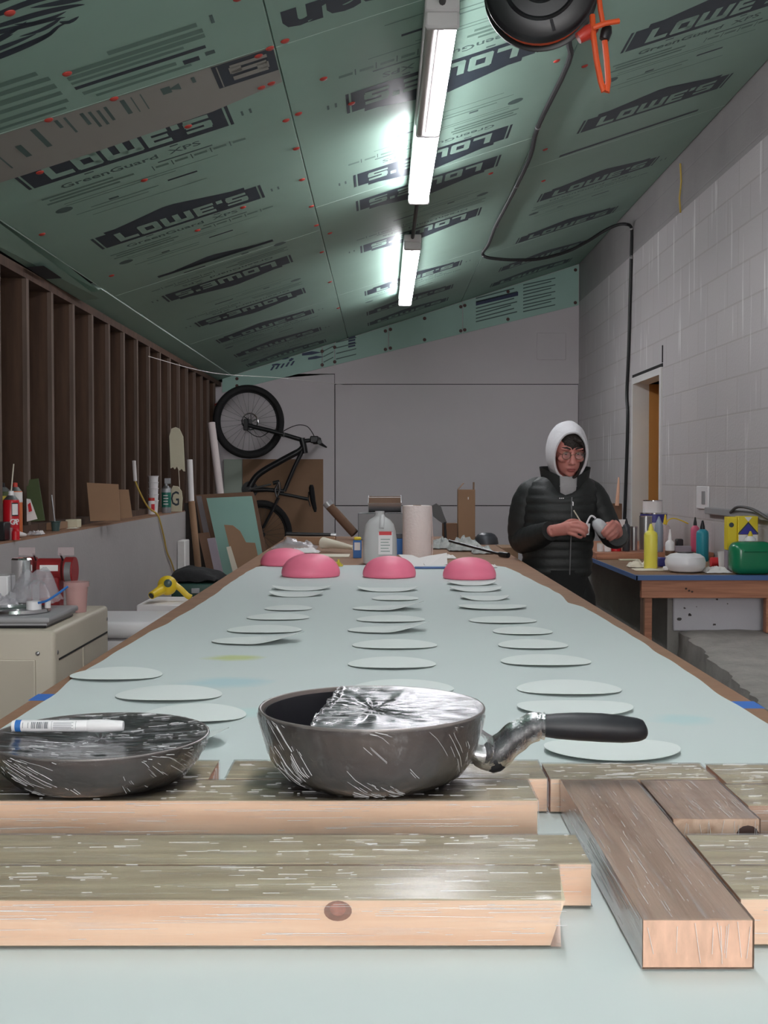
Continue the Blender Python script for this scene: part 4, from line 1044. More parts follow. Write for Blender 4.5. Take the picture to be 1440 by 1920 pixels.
part(MB(M['label_blue']).box(cx - .018, cx + .018, 5.83, 5.87, T, T + .08, .002), 'box', ct); part(MB(M['dark_grey_can']).box(cx - .017, cx + .017, 5.831, 5.869, T + .08, T + .105, .002), 'lid', ct)
D = 6.75
tu = thing('black_tube', 'thin black tube with a silver end on the paper heap', 'tube', at(585, 1010, D))
part(MB(M['black_plastic']).tube([at(537, 1001, D), at(620, 1003, D)], .011, 10), 'tube', tu); part(MB(M['steel']).tube([at(620, 1003, D), at(630, 1004, D)], .0125, 10), 'end_cap', tu)
solo(MB(M['cardboard']).box(-.56, -.27, 6.66, 6.86, T, T + .045, .003), 'flat_box', 'flat cardboard box under the black tube', 'box')
solo(crumple((-.47, 6.3, T), .24, .22, .06, 'plastic_bag', 11), 'plastic_bag', 'crumpled clear plastic bag behind the rear pink dome', 'bag')
solo(crumple((-.40, 5.98, T), .16, .12, .03, 'label_white', 12), 'paper_scrap', 'crumpled pale paper beside the rolled white sheet', 'paper')
cone = MB(M['cream_paper']).tube([at(606, 1018, 6.05), at(630, 1021, 5.98), at(662, 1027, 5.9)], [.030, .020, .010], 18)
solo(cone, 'rolled_paper', 'white paper rolled to a cone left of the blue carton', 'paper')
solo(MB(M['cream_paper']).box(-.45, -.16, 5.62, 5.80, T + .001, T + .006, .001), 'card_sheet', 'stiff pale card lying in front of the rolled paper', 'card')
for k, (px, D, w_, d_, h, m, lb_) in enumerate(((830, 6.32, .12, .14, .07, 'newsprint', 'grey newsprint heap just right of the towel roll'), (872, 6.12, .18, .15, .085, 'newsprint', 'torn newsprint heap in front of the tall box'), (906, 5.9, .11, .10, .05, 'newsprint', 'low scrap of newsprint under the black rod'), (838, 5.55, .09, .07, .02, 'tissue', 'small white scrap between the two right pink domes'))):
    solo(crumple(((px - 717) * D / FOC, D, T), w_, d_, h, m, 20 + k, 2.6), 'paper_scrap', lb_, 'paper')
solo(crumple(((922 - 717) * 4.95 / FOC, 4.97, T + .003), .05, .04, .016, 'tissue', 40), 'paper_scrap', 'tiny white scrap behind the rightmost pink dome', 'paper')
rd = thing('black_rod', 'black rod with a thick tip lying on the newsprint', 'rod', (.44, 5.7, T + .04))
part(MB(M['black_plastic']).tube([(.34, 5.95, T + .062), (.585, 5.60, T + .012)], .007, 8), 'shaft', rd); part(MB(M['black_plastic']).tube([(.565, 5.63, T + .016), (.60, 5.58, T + .014)], .013, 10), 'tip', rd)
# boxes at the end of the table
D = 7.15; s = FOC / D
def px2x(px, D): return (px - 717) * D / FOC
def py2z(py, D): return EYE - (py - 893) * D / FOC
tbx = thing('tall_box', 'tall narrow cardboard box standing with its flaps open', 'box', (px2x(875, D), D, T))
x0, x1 = px2x(859, D), px2x(891, D); zt = py2z(918, D)
part(MB(M['cardboard']).box(x0, x1, D, D + .09, T, zt, .002), 'carton', tbx)
part(MB(M['cardboard']).add([(x0, D, zt), (x0, D + .09, zt), (x0 + .035, D + .09, zt + .04), (x0 + .035, D, zt + .04), (x0 + .003, D, zt), (x0 + .003, D + .09, zt), (x0 + .038, D + .09, zt + .04), (x0 + .038, D, zt + .04)], [[0, 1, 2, 3], [4, 5, 6, 7], [0, 3, 7, 4], [1, 2, 6, 5], [2, 3, 7, 6]]), 'flap', tbx)
part(MB(M['cardboard']).box(x1 - .008, x1 - .004, D, D + .09, zt, zt + .045), 'flap', tbx)
part(MB(M['label_white']).box(px2x(878, D) - .003, px2x(878, D) + .003, D - .001, D, zt - .06, zt - .045), 'sticker', tbx)
solo(MB(M['cardboard_dark']).box(px2x(830, D), px2x(857, D), D - .02, D + .07, T, py2z(981, D), .002), 'short_box', 'short brown box beside the tall narrow box', 'box')
gb = MB(M['grey_metal']).box(px2x(671, D), px2x(756, D), D + .02, D + .2, T, py2z(963, D), .003)
gbo = thing('grey_box', 'grey metal box behind the water jug', 'box', (px2x(713, D), D + .1, T)); part(gb, 'body', gbo)
part(MB(M['dark_grey_can']).box(px2x(671, D), px2x(672, D) + .001, D + .015, D + .021, T, py2z(963, D)), 'corner_trim', gbo)
D2 = 7.2; zb = py2z(963, D); xa, xb = px2x(690, D2), px2x(753, D2)
tr_ = thing('trough', 'open grey half-round trough on top of the grey box', 'trough', ((xa + xb) / 2, D2 + .05, zb))
def tro(u, v):
    a = PI * (0.02 + .98 * u) ; r_ = .075
    return (xa + (xb - xa) * v, D2 + .07 - r_ * math.cos(a) * .9, zb + .068 - .067 * math.sin(a) + (.028 * (u ** 2)))
part(MB(M['steel']).grid(tro, 16, 2, thick=.003, tdir=(0, .3, -.9)), 'shell', tr_)
part(MB(M['cardboard_dark']).add([(xa, D2 + .10, zb + .06), (xb, D2 + .10, zb + .06), (xb, D2 + .145, zb + .102), (xa, D2 + .145, zb + .102), (xa, D2 + .104, zb + .06), (xb, D2 + .104, zb + .06), (xb, D2 + .149, zb + .102), (xa, D2 + .149, zb + .102)], [[0, 1, 2, 3], [4, 5, 6, 7], [0, 1, 5, 4], [2, 3, 7, 6], [0, 3, 7, 4], [1, 2, 6, 5]]), 'back_liner', tr_)
for xx in (xa, xb - .004): part(MB(M['grey_metal']).prism([(D2 + .0, zb + .002), (D2 + .005, zb + .06), (D2 + .147, zb + .11), (D2 + .13, zb + .03), (D2 + .07, zb + .001)], .004, Matrix(((0, 0, 1, xx), (1, 0, 0, 0), (0, 1, 0, 0), (0, 0, 0, 1)))), 'end_plate', tr_)
D = 7.3
ctb = thing('cardboard_tube', 'capped dark cardboard tube leaning beside the grey box', 'tube', (px2x(660, D), D, T))
part(MB(M['cardboard_dark']).tube([at(665, 1001, D - .05), at(617, 948, D)], .028, 18), 'tube', ctb); part(MB(M['spray_grey']).tube([at(618, 949, D), at(612, 941, D)], .030, 18), 'end_cap', ctb)
tw = MB(M['black_plastic']); Dt = 7.0
poly = [(810, 948), (818, 944), (827, 950), (831, 962), (838, 980), (834, 984), (822, 976), (812, 968)]
Pp = [at(a, b_, Dt) for a, b_ in poly]
tw.add([p for p in Pp] + [p + Vector((0, .012, 0)) for p in Pp], [list(range(8)), list(range(8, 16))] + [[i, (i + 1) % 8, 8 + (i + 1) % 8, 8 + i] for i in range(8)])
spo = thing('paddle', 'dark rounded paddle leaning behind the towel roll', 'paddle', at(822, 1010, Dt)); part(tw, 'blade', spo); part(MB(M['black_plastic']).tube([at(834, 980, Dt), at(836, 1012, Dt - .05)], .008, 8), 'grip', spo)
D = 6.75
solo(lathe_at(px2x(912, D), D, T, [(0, .066), (.03, .064), (.05, .055), (.065, .035), (.07, .006), (.07, 0), (0, 0)], 'dark_grey_can'), 'upturned_bowl', 'dark grey rounded bowl upside down right of the tall box', 'bowl')
solo(MB(M['cardboard']).box(.70, .80, 6.9, 7.2, 0, 1.08, .003), 'floor_carton', 'brown carton standing behind the person beside the table end', 'box')

# ------------------------------------------------------------------ bicycle hung on the back wall
D = 11.28
bk = thing('bicycle', 'black mountain bike hanging by its wheel in the back corner', 'bicycle', at(500, 1060, D))
def bp(px, py, dy=0.0): p = at(px, py, D); return Vector((p.x, D + dy, p.z))
def wheel(cpx, cpy, rad, turn, name, disc=True):
    c = bp(cpx, cpy); R = Matrix.Rotation(math.radians(turn), 3, 'Z')
    def cir(r_, n, off=0.0): return [c + R @ Vector((r_ * math.cos(2 * PI * k / n), off, r_ * math.sin(2 * PI * k / n))) for k in range(n)]
    ty = part(MB(M['tyre']).tube(cir(rad - .033, 64), .033, 12, closed=True), name, bk)
    part(MB(M['tyre']).tube(cir(rad - .068, 64), .009, 8, closed=True), 'rim', ty)
    spk = MB(M['bike_silver'])
    for k in range(28):
        a = 2 * PI * k / 28; a2 = a + (.5 if k % 2 else -.5)
        spk.tube([c + R @ Vector((.025 * math.cos(a2), .02 * (1 if k % 4 < 2 else -1), .025 * math.sin(a2))), c + R @ Vector(((rad - .074) * math.cos(a), 0, (rad - .072) * math.sin(a)))], .0012, 4, caps=False)
    part(spk, 'spokes', ty)
    part(MB(M['bike_black']).tube([c + R @ Vector((0, -.055, 0)), c + R @ Vector((0, .055, 0))], .022, 14), 'hub', ty)
    if disc:
        db = MB(M['chrome']); db.tube(cir(.078, 30, -.04), .007, 4, closed=True, flat=.3)
        for k in range(6):
            a = k * PI / 3; db.tube([c + R @ Vector((.02 * math.cos(a), -.04, .02 * math.sin(a))), c + R @ Vector((.078 * math.cos(a + .4), -.04, .078 * math.sin(a + .4)))], .004, 4)
        part(db, 'brake_disc', ty)
    return ty
wheel(467, 791, .354, 22, 'front_wheel'); wheel(489, 1002, .33, 30, 'rear_wheel', False)
fk = MB(M['bike_black'])
for dy in (-.065, .065):
    fk.tube([bp(463, 797, dy), bp(478, 801, dy), bp(508, 808, dy), bp(533, 815, dy)], [.018, .021, .021, .019], 10)
fk.tube([bp(531, 815, -.07), bp(531, 815, .07)], .024, 10); fk.tube([bp(533, 815), bp(556, 822), bp(570, 826)], .022, 10)
fk.box(*[v_ for ax in range(3) for v_ in (bp(462, 796)[ax] - (.028, .02, .03)[ax], bp(462, 796)[ax] + (.028, .02, .03)[ax])]) if False else None
part(fk, 'fork', bk)
part(MB(M['bike_black']).box(bp(459, 0).x, bp(468, 0).x, D - .10, D - .05, bp(0, 808).z, bp(0, 787).z, .006), 'brake_caliper', bk)
fr = MB(M['bike_black'])
fr.tube([bp(566, 822), bp(570, 838), bp(572, 850)], .030, 12)
fr.tube(smooth_pts([bp(570, 836), bp(560, 846), bp(540, 857), bp(518, 869), bp(497, 881), bp(481, 893), bp(471, 908), bp(467, 918)], 3), [.026] * 4 + [.03] * 14 + [.032] * 4, 12)
fr.tube([bp(569, 842), bp(553, 874), bp(541, 902), bp(533, 921)], [.022, .02, .019, .02], 10)
fr.tube([bp(533, 921), bp(500, 918), bp(470, 918)], [.02, .022, .03], 10)
for dy in (-.05, .05): fr.tube([bp(522, 933, dy), bp(508, 962, dy), bp(493, 990, dy)], .011, 8); fr.tube([bp(468, 918, dy), bp(479, 955, dy), bp(491, 998, dy)], .013, 8)
fr.tube([bp(478, 955, -.07), bp(478, 955, .07)], .014, 8)
part(fr, 'frame', bk)
lk = MB(M['bike_silver'])
for dy in (-.045, .045): lk.tube([bp(523, 904, dy), bp(516, 918, dy), bp(520, 934, dy), bp(525, 920, dy), bp(523, 904, dy)], .011, 6); lk.tube([bp(521, 933, dy), bp(509, 960, dy)], .010, 6)
part(lk, 'rocker_link', bk)
part(MB(M['bike_black']).tube([bp(512, 906, 0), bp(524, 903, 0)], .02, 10), 'shock', bk)
part(MB(M['bike_black']).tube([bp(524, 925), bp(550, 930), bp(578, 936)], [.016, .016, .017], 10), 'seat_post', bk)
sd_ = MB(M['black_fabric']).loft([[bp(px, py, 0) + Vector((tk * .5 * math.cos(a), wd * math.sin(a), 0)) for a in [2 * PI * k / 14 for k in range(14)]] for px, py, wd, tk in ((584, 909, .065, .03), (584, 914, .075, .05), (585, 926, .06, .055), (587, 940, .035, .05), (590, 953, .02, .04), (591, 960, .012, .02))])
part(sd_, 'saddle', bk); part(MB(M['bike_silver']).tube([bp(579, 922), bp(578, 936), bp(582, 950)], .006, 6), 'saddle_rail', bk)
part(MB(M['bike_black']).tube([bp(570, 827), bp(580, 826), bp(592, 826)], .02, 10), 'stem', bk)
hb = MB(M['bike_black']).tube([bp(604, 834, -.34), bp(598, 828, -.15), bp(592, 826, 0), bp(594, 824, .15), bp(598, 826, .32)], [.015, .012, .013, .012, .015], 10)
part(hb, 'handlebar', bk)
for dy, px, py in ((-.30, 603, 831), (.28, 597, 826)): part(MB(M['black_plastic']).tube([bp(px, py, dy - .07), bp(px, py, dy + .05)], .019, 10), 'grip', bk)
for dy in (-.2, .2):
    part(MB(M['black_plastic']).tube([bp(590, 824, dy), bp(604, 834, dy - .03), bp(611, 838, dy - .08)], [.022, .014, .008], 8), 'brake_lever', bk)
    part(MB(M['black_plastic']).box(bp(584, 0).x, bp(600, 0).x, D + dy - .03, D + dy + .03, bp(0, 832).z, bp(0, 819).z, .01), 'shifter', bk)
part(MB(M['bike_black']).tube([bp(467, 918, -.08), bp(467, 918, .08)], .028, 14), 'crank_axle', bk)
part(MB(M['bike_silver']).tube([bp(467, 918, -.09), bp(497, 911, -.09), bp(510, 908, -.09)], [.012, .010, .009], 8), 'crank_arm', bk)
part(MB(M['bike_black']).tube([bp(467, 918, .06), bp(467, 918, .065)], .08, 24), 'chainring', bk)
cbl = MB(M['black_cable']).tube(smooth_pts([bp(531, 810, -.04), bp(545, 803, -.1), bp(562, 798, -.12), bp(578, 801, -.12), bp(588, 814, -.1), bp(592, 824, -.08)]), .004, 6)
cbl.tube(smooth_pts([bp(466, 808, -.08), bp(480, 818, -.09), bp(493, 819, -.08), bp(508, 809, -.07), bp(520, 806, -.06)]), .004, 6)
part(cbl, 'cables', bk)
part(MB(M['bike_red']).tube([bp(404, 760, -.02), bp(424, 751, -.02)], .010, 8), 'wall_hook', bk)

# ------------------------------------------------------------------ sheets and poles in the back left corner
def slab(pts, D0, D1, th, m):   # front outline from photo pixels, top edge at depth D1, foot at depth D0
    ys = [p[1] for p in pts]; a, b_ = min(ys), max(ys)
    V = [at(p[0], p[1], D1 + (D0 - D1) * (p[1] - a) / (b_ - a)) for p in pts]; n = len(V)
    return MB(M[m]).add(V + [v + Vector((0, th, 0)) for v in V], [list(range(n)), list(range(n, 2 * n))] + [[i, (i + 1) % n, n + (i + 1) % n, n + i] for i in range(n)])
def fy(D): return 893 + EYE * FOC / D      # pixel row of the floor at a depth
solo(slab([(455, 861), (606, 861), (606, fy(11.6)), (455, fy(11.6))], 11.6, 11.70, .012, 'cardboard'), 'cardboard_sheet', 'big brown cardboard sheet on the back wall behind the bike', 'cardboard')
mk('offcut_pale', (176, 190, 176), .6)
solo(slab([(420, 861), (454, 861), (454, fy(11.62)), (420, fy(11.62))], 11.62, 11.71, .02, 'offcut_pale'), 'foam_offcut', 'pale green foam offcut standing left of the brown cardboard sheet', 'foam')
solo(slab([(387, 934), (472, 930), (498, 1075), (535, fy(8.9)), (440, fy(8.9)), (419, 1080)], 8.9, 9.25, .02, 'teal_board'), 'teal_board', 'pale teal foam board leaning in front of the bike', 'board')
solo(slab([(365, 928), (474, 922), (480, 935), (540, fy(9.2)), (430, fy(9.2)), (385, 1060)], 9.2, 9.5, .015, 'cardboard_dark'), 'brown_sheet', 'dark brown sheet behind the teal board', 'board')
solo(slab([(368, 930), (377, 930), (408, 1075), (440, fy(9.02)), (420, fy(9.02)), (396, 1075)], 9.02, 9.3, .015, 'grey_board'), 'grey_strip', 'narrow grey board strip left of the teal board', 'board')
solo(slab([(420, 984), (436, 985), (450, 996), (461, 1017), (478, 1018), (491, 1080), (520, fy(8.6)), (455, fy(8.6)), (442, 1078)], 8.6, 8.85, .006, 'cardboard'), 'cardboard_piece', 'torn cardboard piece in front of the teal board', 'cardboard')
solo(slab([(424, 1026), (432, 1024), (452, 1090), (470, fy(8.45)), (450, fy(8.45)), (440, 1090)], 8.45, 8.6, .006, 'cream_paper'), 'cardboard_piece', 'narrow pale cardboard strip in front of the torn piece', 'cardboard')
solo(slab([(388, 1010), (403, 1008), (420, 1085), (445, fy(8.5)), (420, fy(8.5)), (404, 1085)], 8.5, 8.7, .012, 'purple_foam'), 'foam_strip', 'purplish grey strip at the left foot of the teal board', 'foam')
solo(slab([(371, 1000), (391, 998), (415, 1085), (440, fy(8.7)), (405, fy(8.7)), (390, 1085)], 8.7, 8.85, .012, 'cardboard_dark'), 'brown_offcut', 'low brown offcut between grey strip and purplish strip', 'board')
pt = thing('cardboard_pole', 'slim pole, white above and tan cardboard below, beside the half wall end', 'pole', at(392, fy(8.85), 8.85))
part(MB(M['cardboard']).tube([at(359, 940, 8.95), at(372, 1075, 8.9), at(385, fy(8.85), 8.85)], .026, 14), 'tube', pt)
part(MB(M['label_white']).tube([at(356, 862, 8.98), at(359, 943, 8.95)], .022, 14), 'paper_core', pt)
solo(MB(M['towel']).tube([at(397, 793, 10.6), at(413, 925, 10.5), at(440, fy(10.4), 10.4)], .034, 16), 'white_tube', 'thick white tube leaning in the corner below the bike wheel', 'tube')
solo(MB(M['white_paint']).box(-1.498, -1.44, 8.55, 8.75, 0, 1.03, .006), 'white_post', 'short white post against the far end of the half wall', 'post')

# ------------------------------------------------------------------ things on the left ledge
LZ = 1.241
def lx(px, D): return (px - 717) * D / FOC
def spray(px, D, r_, h, body, cap, name, label, cat='spray can', group=None, straw=False, cone='steel', z=LZ, panel=None):
    x = lx(px, D); r = thing(name, label, cat, (x, D, z), group)
    part(lathe_at(x, D, z, [(0, 0), (r_ * .95, 0), (r_, .004), (r_, h), (r_ * .93, h + .004), (0, h + .004)], body), 'can', r)
    part(lathe_at(x, D, z + h + .004, [(0, 0), (r_ * .93, 0), (r_ * .6, .012), (r_ * .45, .018), (0, .018)], cone), 'shoulder', r)
    part(lathe_at(x, D, z + h + .02, [(0, 0), (r_ * .35, 0), (r_ * .32, .02), (0, .022)], cap), 'nozzle', r)
    return r
r = spray(21, 4.86, .033, .158, 'spray_red', 'white_plastic', 'spray_can', 'red spray can with a long straw on the ledge')
x = lx(21, 4.86)
part(MB(M['cream_paper']).tube([Vector((x, 4.86, LZ + .19)), Vector((x + .012, 4.86, LZ + .31))], .0028, 6), 'straw', r)
lbm = MB(M['black_plastic'])
def canlab(mb, x, D, z0, z1, a0, a1, rr_):
    n = 6; vs = [(x + rr_ * math.sin(a0 + (a1 - a0) * i / n), D - rr_ * math.cos(a0 + (a1 - a0) * i / n), z) for i in range(n + 1) for z in (z0, z1)]
    mb.add(vs, [[2 * i, 2 * i + 2, 2 * i + 3, 2 * i + 1] for i in range(n)])
canlab(lbm, x, 4.86, LZ + .095, LZ + .15, .35, 1.3, .0334); lbm.use(M['label_white']); canlab(lbm, x, 4.86, LZ + .10, LZ + .145, .42, 1.2, .0337)
lbm.use(M['label_white'])
for ch, a in (('G', .45), ('A', .8), ('P', 1.1)):
    text_mb(lbm, ch, .032, Matrix.Translation((x + .0338 * math.sin(a), 4.86 - .0338 * math.cos(a), LZ + .07)) @ Matrix.Rotation(a, 4, 'Z') @ Matrix.Rotation(PI / 2, 4, 'X'), bold=.0008)
part(lbm, 'printing', r)
r = spray(3, 5.05, .045, .19, 'green_cover', 'black_plastic', 'spray_can', 'green and yellow can behind the red spray can')
part(MB(M['yellow_label']).lathe([(.0456, 0), (.0456, .03)], c=(lx(3, 5.05), 5.05, LZ + .145), n=28), 'band', r)
r = spray(29, 5.15, .03, .19, 'orange_label', 'red_plastic', 'spray_can', 'orange and white can with a red cap behind the red spray can')
part(MB(M['label_white']).lathe([(.0305, 0), (.0305, .045)], c=(lx(29, 5.15), 5.15, LZ + .145), n=28), 'band', r)
solo(MB(M['black_plastic']).box(lx(-14, 4.72), lx(11, 4.72), 4.70, 4.78, LZ, LZ + .075, .004), 'black_box', 'small black box at the near end of the ledge', 'box')
solo(lathe_at(lx(29, 4.78), 4.78, LZ, [(0, 0), (.016, 0), (.016, .035), (.008, .045), (0, .045)], 'spray_red', 18), 'small_jar', 'small red jar beside the black box', 'jar')
solo(lathe_at(lx(18, 4.78), 4.78, LZ, [(0, 0), (.012, 0), (.012, .05), (0, .05)], 'clear_shield', 18), 'clear_jar', 'small clear jar between the black box and the red jar', 'jar')
r = thing('glue_tube', 'white tube with a blue cap lying on the ledge', 'tube', at(50, 991, 4.98)); 
part(MB(M['label_white']).tube([(-1.535, 4.9, LZ + .018), (-1.54, 5.05, LZ + .006)], [.017, .008], 14, flat=1.1), 'tube', r); part(MB(M['label_blue']).tube([(-1.535, 4.9, LZ + .018), (-1.534, 4.885, LZ + .018)], .0105, 12), 'cap', r)
r = thing('booklet', 'green booklet with a white corner leaning on the studs', 'booklet', (-1.57, 5.30, LZ))
part(slab([(50, 900), (72, 897), (84, 976), (52, 978)], 5.22, 5.36, .006, 'green_cover'), 'cover', r)
q = slab([(50, 935), (57, 936), (70, 973), (50, 978)], 5.21, 5.27, .002, 'label_white'); part(q, 'page', r)
part(slab([(52, 946), (57, 942), (60, 958), (54, 960)], 5.20, 5.235, .001, 'label_red'), 'printing', r)
r = thing('plastic_cup', 'dark plastic cup with a stirring stick between two studs', 'cup', (lx(104, 5.55), 5.55, LZ))
part(lathe_at(lx(104, 5.55), 5.55, LZ, [(0, 0), (.017, 0), (.022, .042), (.026, .044), (.026, .047), (.021, .045), (.016, .003), (0, .003)], 'cup_teal', 20), 'cup', r)
part(MB(M['steel']).tube([Vector((lx(104, 5.55), 5.55, LZ + .01)), Vector((lx(97, 5.58), 5.58, LZ + .17))], .0035, 6), 'stirring_stick', r)
for k, (px, D, m, lb_) in enumerate(((73, 5.14, 'plastic_bag', 'crumpled grey wrapper on the ledge near the glue tube'), (84, 5.2, 'tissue', 'crumpled white paper beside the grey wrapper'), (130, 5.8, 'cream_paper', 'thin pale scrap at the ledge edge before the cardboard'))):
    solo(crumple((-1.53, D, LZ), .05, .07, .022 if k < 2 else .006, m, 60 + k), 'ledge_scrap', lb_, 'scrap')
solo(MB(M['paddle_wood']).box(-1.60, -1.54, 5.92, 6.0, LZ, LZ + .04, .002), 'wood_block', 'pale wood block on the ledge left of the cardboard', 'block')
solo(MB(M['cardboard']).box(-1.62, -1.57, 5.62, 5.85, LZ, LZ + .035, .002), 'wood_offcut', 'brown offcut on the ledge between cup and pale block', 'block')
solo(slab([(163, 905), (222, 908), (225, 976), (169, 977)], 6.22, 6.30, .006, 'cardboard'), 'cardboard_piece', 'larger cardboard piece leaning on the ledge studs', 'cardboard')
solo(slab([(181, 917), (241, 918), (248, 970), (191, 976)], 6.35, 6.42, .006, 'cardboard'), 'cardboard_piece', 'smaller cardboard piece in front on the ledge', 'cardboard')
yc = thing('extension_cord', 'thin yellow cord hanging over the white half wall', 'cord', (-1.49, 8.3, .85))
cp = [Vector((-1.60, 7.6, 1.47)), Vector((-1.585, 7.66, 1.40)), Vector((-1.55, 7.75, 1.30)), Vector((-1.50, 7.82, 1.246)), Vector((-1.490, 7.87, 1.19)), Vector((-1.490, 8.0, 1.08)), Vector((-1.490, 8.1, .98)), Vector((-1.488, 8.25, .90)), Vector((-1.487, 8.4, .80)), Vector((-1.487, 8.5, .72))]
part(MB(M['yellow_cord']).tube(smooth_pts(cp), .006, 6), 'sheath', yc); part(MB(M['label_white']).tube([Vector((-1.603, 7.58, 1.60)), Vector((-1.60, 7.6, 1.47))], .012, 8), 'plug', yc)
D = 8.12; x = lx(288, D)
r = thing('cup_stack', 'stack of white cups on the ledge', 'cups', (x, D, LZ))
for k in range(5): part(lathe_at(x, D, LZ + k * .042, [(0, 0), (.026, 0), (.033, .088), (.036, .09), (.036, .094), (.032, .094), (.024, .004), (0, .004)], 'white_plastic', 22), 'cup', r)
D = 8.0; x = lx(284, D)
r = thing('pill_bottle', 'small white bottle with a red label before the cup stack', 'bottle', (x, D, LZ))
part(lathe_at(x, D, LZ, [(0, 0), (.023, 0), (.0235, .085), (.02, .092), (0, .092)], 'label_white', 22), 'body', r); part(lathe_at(x, D, LZ + .092, [(0, 0), (.022, 0), (.022, .02), (0, .02)], 'red_plastic', 22), 'cap', r)
lbm = MB(M['label_red']); canlab(lbm, x, D, LZ + .02, LZ + .07, .1, 1.3, .0241); part(lbm, 'printing', r)
D = 8.3; r = spray(312, D, .033, .17, 'spray_grey', 'spray_grey', 'spray_can', 'green spray can with a trigger top at the far end of the ledge'); x = lx(312, D)
part(lathe_at(x, D, LZ + .04, [(.0334, 0), (.0334, .105)], 'spray_green', 28), 'band', r)
part(MB(M['spray_grey']).box(x - .012, x + .03, D - .012, D + .012, LZ + .205, LZ + .245, .003), 'trigger', r)
lbm = MB(M['label_white'])
for k in range(4): canlab(lbm, x, D, LZ + .06 + k * .02, LZ + .066 + k * .02, -.5, .6 - .1 * (k % 2), .0338)
part(lbm, 'printing', r)
D = 8.6; x = lx(331, D)
r = thing('letter_plaque', 'white plaque with a dark letter G beside the green can', 'plaque', (x, D, LZ))
part(MB(M['paddle_wood']).prism([(-.045, 0), (.036, 0), (.042, .10), (.036, .15), (.01, .185), (-.025, .19), (-.04, .16)], .02, Matrix(((1, 0, 0, x), (0, 0, 1, D), (0, 1, 0, LZ), (0, 0, 0, 1)))), 'board', r)
lbm = MB(M['ink']); text_mb(lbm, 'G', .15, Matrix.Translation((x - .01, D - .001, LZ + .09)) @ Matrix.Rotation(PI / 2, 4, 'X') @ Matrix.Scale(.62, 4, (1, 0, 0)), bold=.001); part(lbm, 'lettering', r)
D = 8.85
r = thing('wooden_paddle', 'pale pointed paddle with a dark brushed lower half, on the studs', 'paddle', (lx(332, D), D, LZ))
part(slab([(318, 818), (322, 804), (330, 801), (337, 804), (344, 819), (347, 884), (320, 878)], D, D + .02, .012, 'paddle_wood'), 'blade', r)
part(slab([(320, 879), (325, 876), (328, 881), (332, 875), (336, 884), (341, 879), (346, 886), (344, 958), (324, 958)], D - .01, D + .0, .012, 'stud_dark'), 'stained_end', r)
part(MB(M['cream_paper']).tube([at(335, 875, D - .03), at(339, 955, D - .04)], .003, 6), 'stick', r)

# ------------------------------------------------------------------ metal cabinet and things on it
cb = thing('metal_cabinet', 'beige metal cabinet by the left half wall', 'cabinet', (-1.17, 3.33, 0))
CZ = 1.10
part(MB(M['beige_metal']).box(-1.49, -.85, 3.035, 3.63, 0, CZ, .012, seg=3), 'body', cb)
part(MB(M['beige_metal']).box(-1.48, -.90, 3.026, 3.04, .55, CZ - .075, .003), 'drawer', cb); part(MB(M['beige_metal']).box(-1.48, -.90, 3.026, 3.04, .05, .53, .003), 'drawer', cb)
part(MB(M['gap']).box(-.852, -.8485, 3.07, 3.61, CZ - .083, CZ - .078), 'panel_gap', cb); part(MB(M['beige_metal']).box(-.851, -.8475, 3.315, 3.322, .1, CZ - .085), 'panel_seam', cb)
for p in ((-.8495, 3.06, CZ - .06), (-.8495, 3.61, CZ - .04)): part(MB(M['steel']).ell(p, (.002, .006, .006), 10), 'screw', cb)
part(MB(M['steel']).ell((-.895, 3.034, CZ - .06), (.006, .003, .006), 10), 'screw', cb)
CZ += .0005
r = thing('flat_scale', 'flat grey scale tray lying on the cabinet', 'scale', (-1.15, 3.25, CZ))
part(MB(M['grey_plastic']).box(-1.46, -.872, 3.065, 3.36, CZ + .014, CZ + .03, .006, seg=2), 'top_plate', r); part(MB(M['black_plastic']).box(-1.45, -.885, 3.075, 3.35, CZ, CZ + .008, .002), 'base', r); part(MB(M['grey_plastic']).box(-1.45, -.88, 3.068, 3.354, CZ + .008, CZ + .014), 'front_lip', r)
SZ = CZ + .0305
def cxy(px, D): return (px - 717) * D / FOC
x = cxy(30, 3.18)
solo(MB(M['chrome']).lathe([(.04, 0), (.085, 0), (.09, .004), (.088, .012), (.084, .012), (.08, .005), (.04, .004), (.04, 0)], c=(x, 3.18, SZ), n=40), 'metal_dish', 'shallow chrome dish on the flat grey scale', 'dish')
x = cxy(64, 3.2)
solo(MB(M['white_plastic']).lathe([(.012, 0), (.020, 0), (.020, .022), (.012, .022), (.012, 0)], c=(x, 3.19, SZ + .0065), n=28), 'tape_roll', 'white tape roll in front on the chrome dish', 'tape')
solo(lathe_at(cxy(88, 3.17), 3.17, SZ + .013, [(0, 0), (.008, 0), (.008, .018), (0, .018)], 'label_white', 16), 'paint_pot', 'tiny pale pot right of the white tape roll', 'pot')
x = cxy(36, 3.42)
solo(lathe_at(x, 3.44, CZ, [(0, 0), (.03, 0), (.03, .155), (.026, .16), (0, .16)], 'chrome', 24), 'metal_can', 'shiny metal can at the back of the cabinet', 'can')
solo(MB(M['white_plastic']).box(cxy(-20, 3.42), cxy(17, 3.42), 3.4, 3.48, CZ, CZ + .11, .003), 'white_carton', 'white carton at the left edge of the cabinet', 'box')
solo(crumple((cxy(62, 3.27), 3.27, SZ + .014), .14, .12, .10, 'plastic_bag', 71, 1.1), 'zip_bag', 'crumpled clear zip bag above the chrome dish', 'bag')
solo(crumple((cxy(-8, 3.16), 3.17, SZ + .014), .09, .08, .04, 'plastic_bag', 75, 2.2), 'zip_bag', 'crumpled clear bag at the left edge of the dish', 'bag')
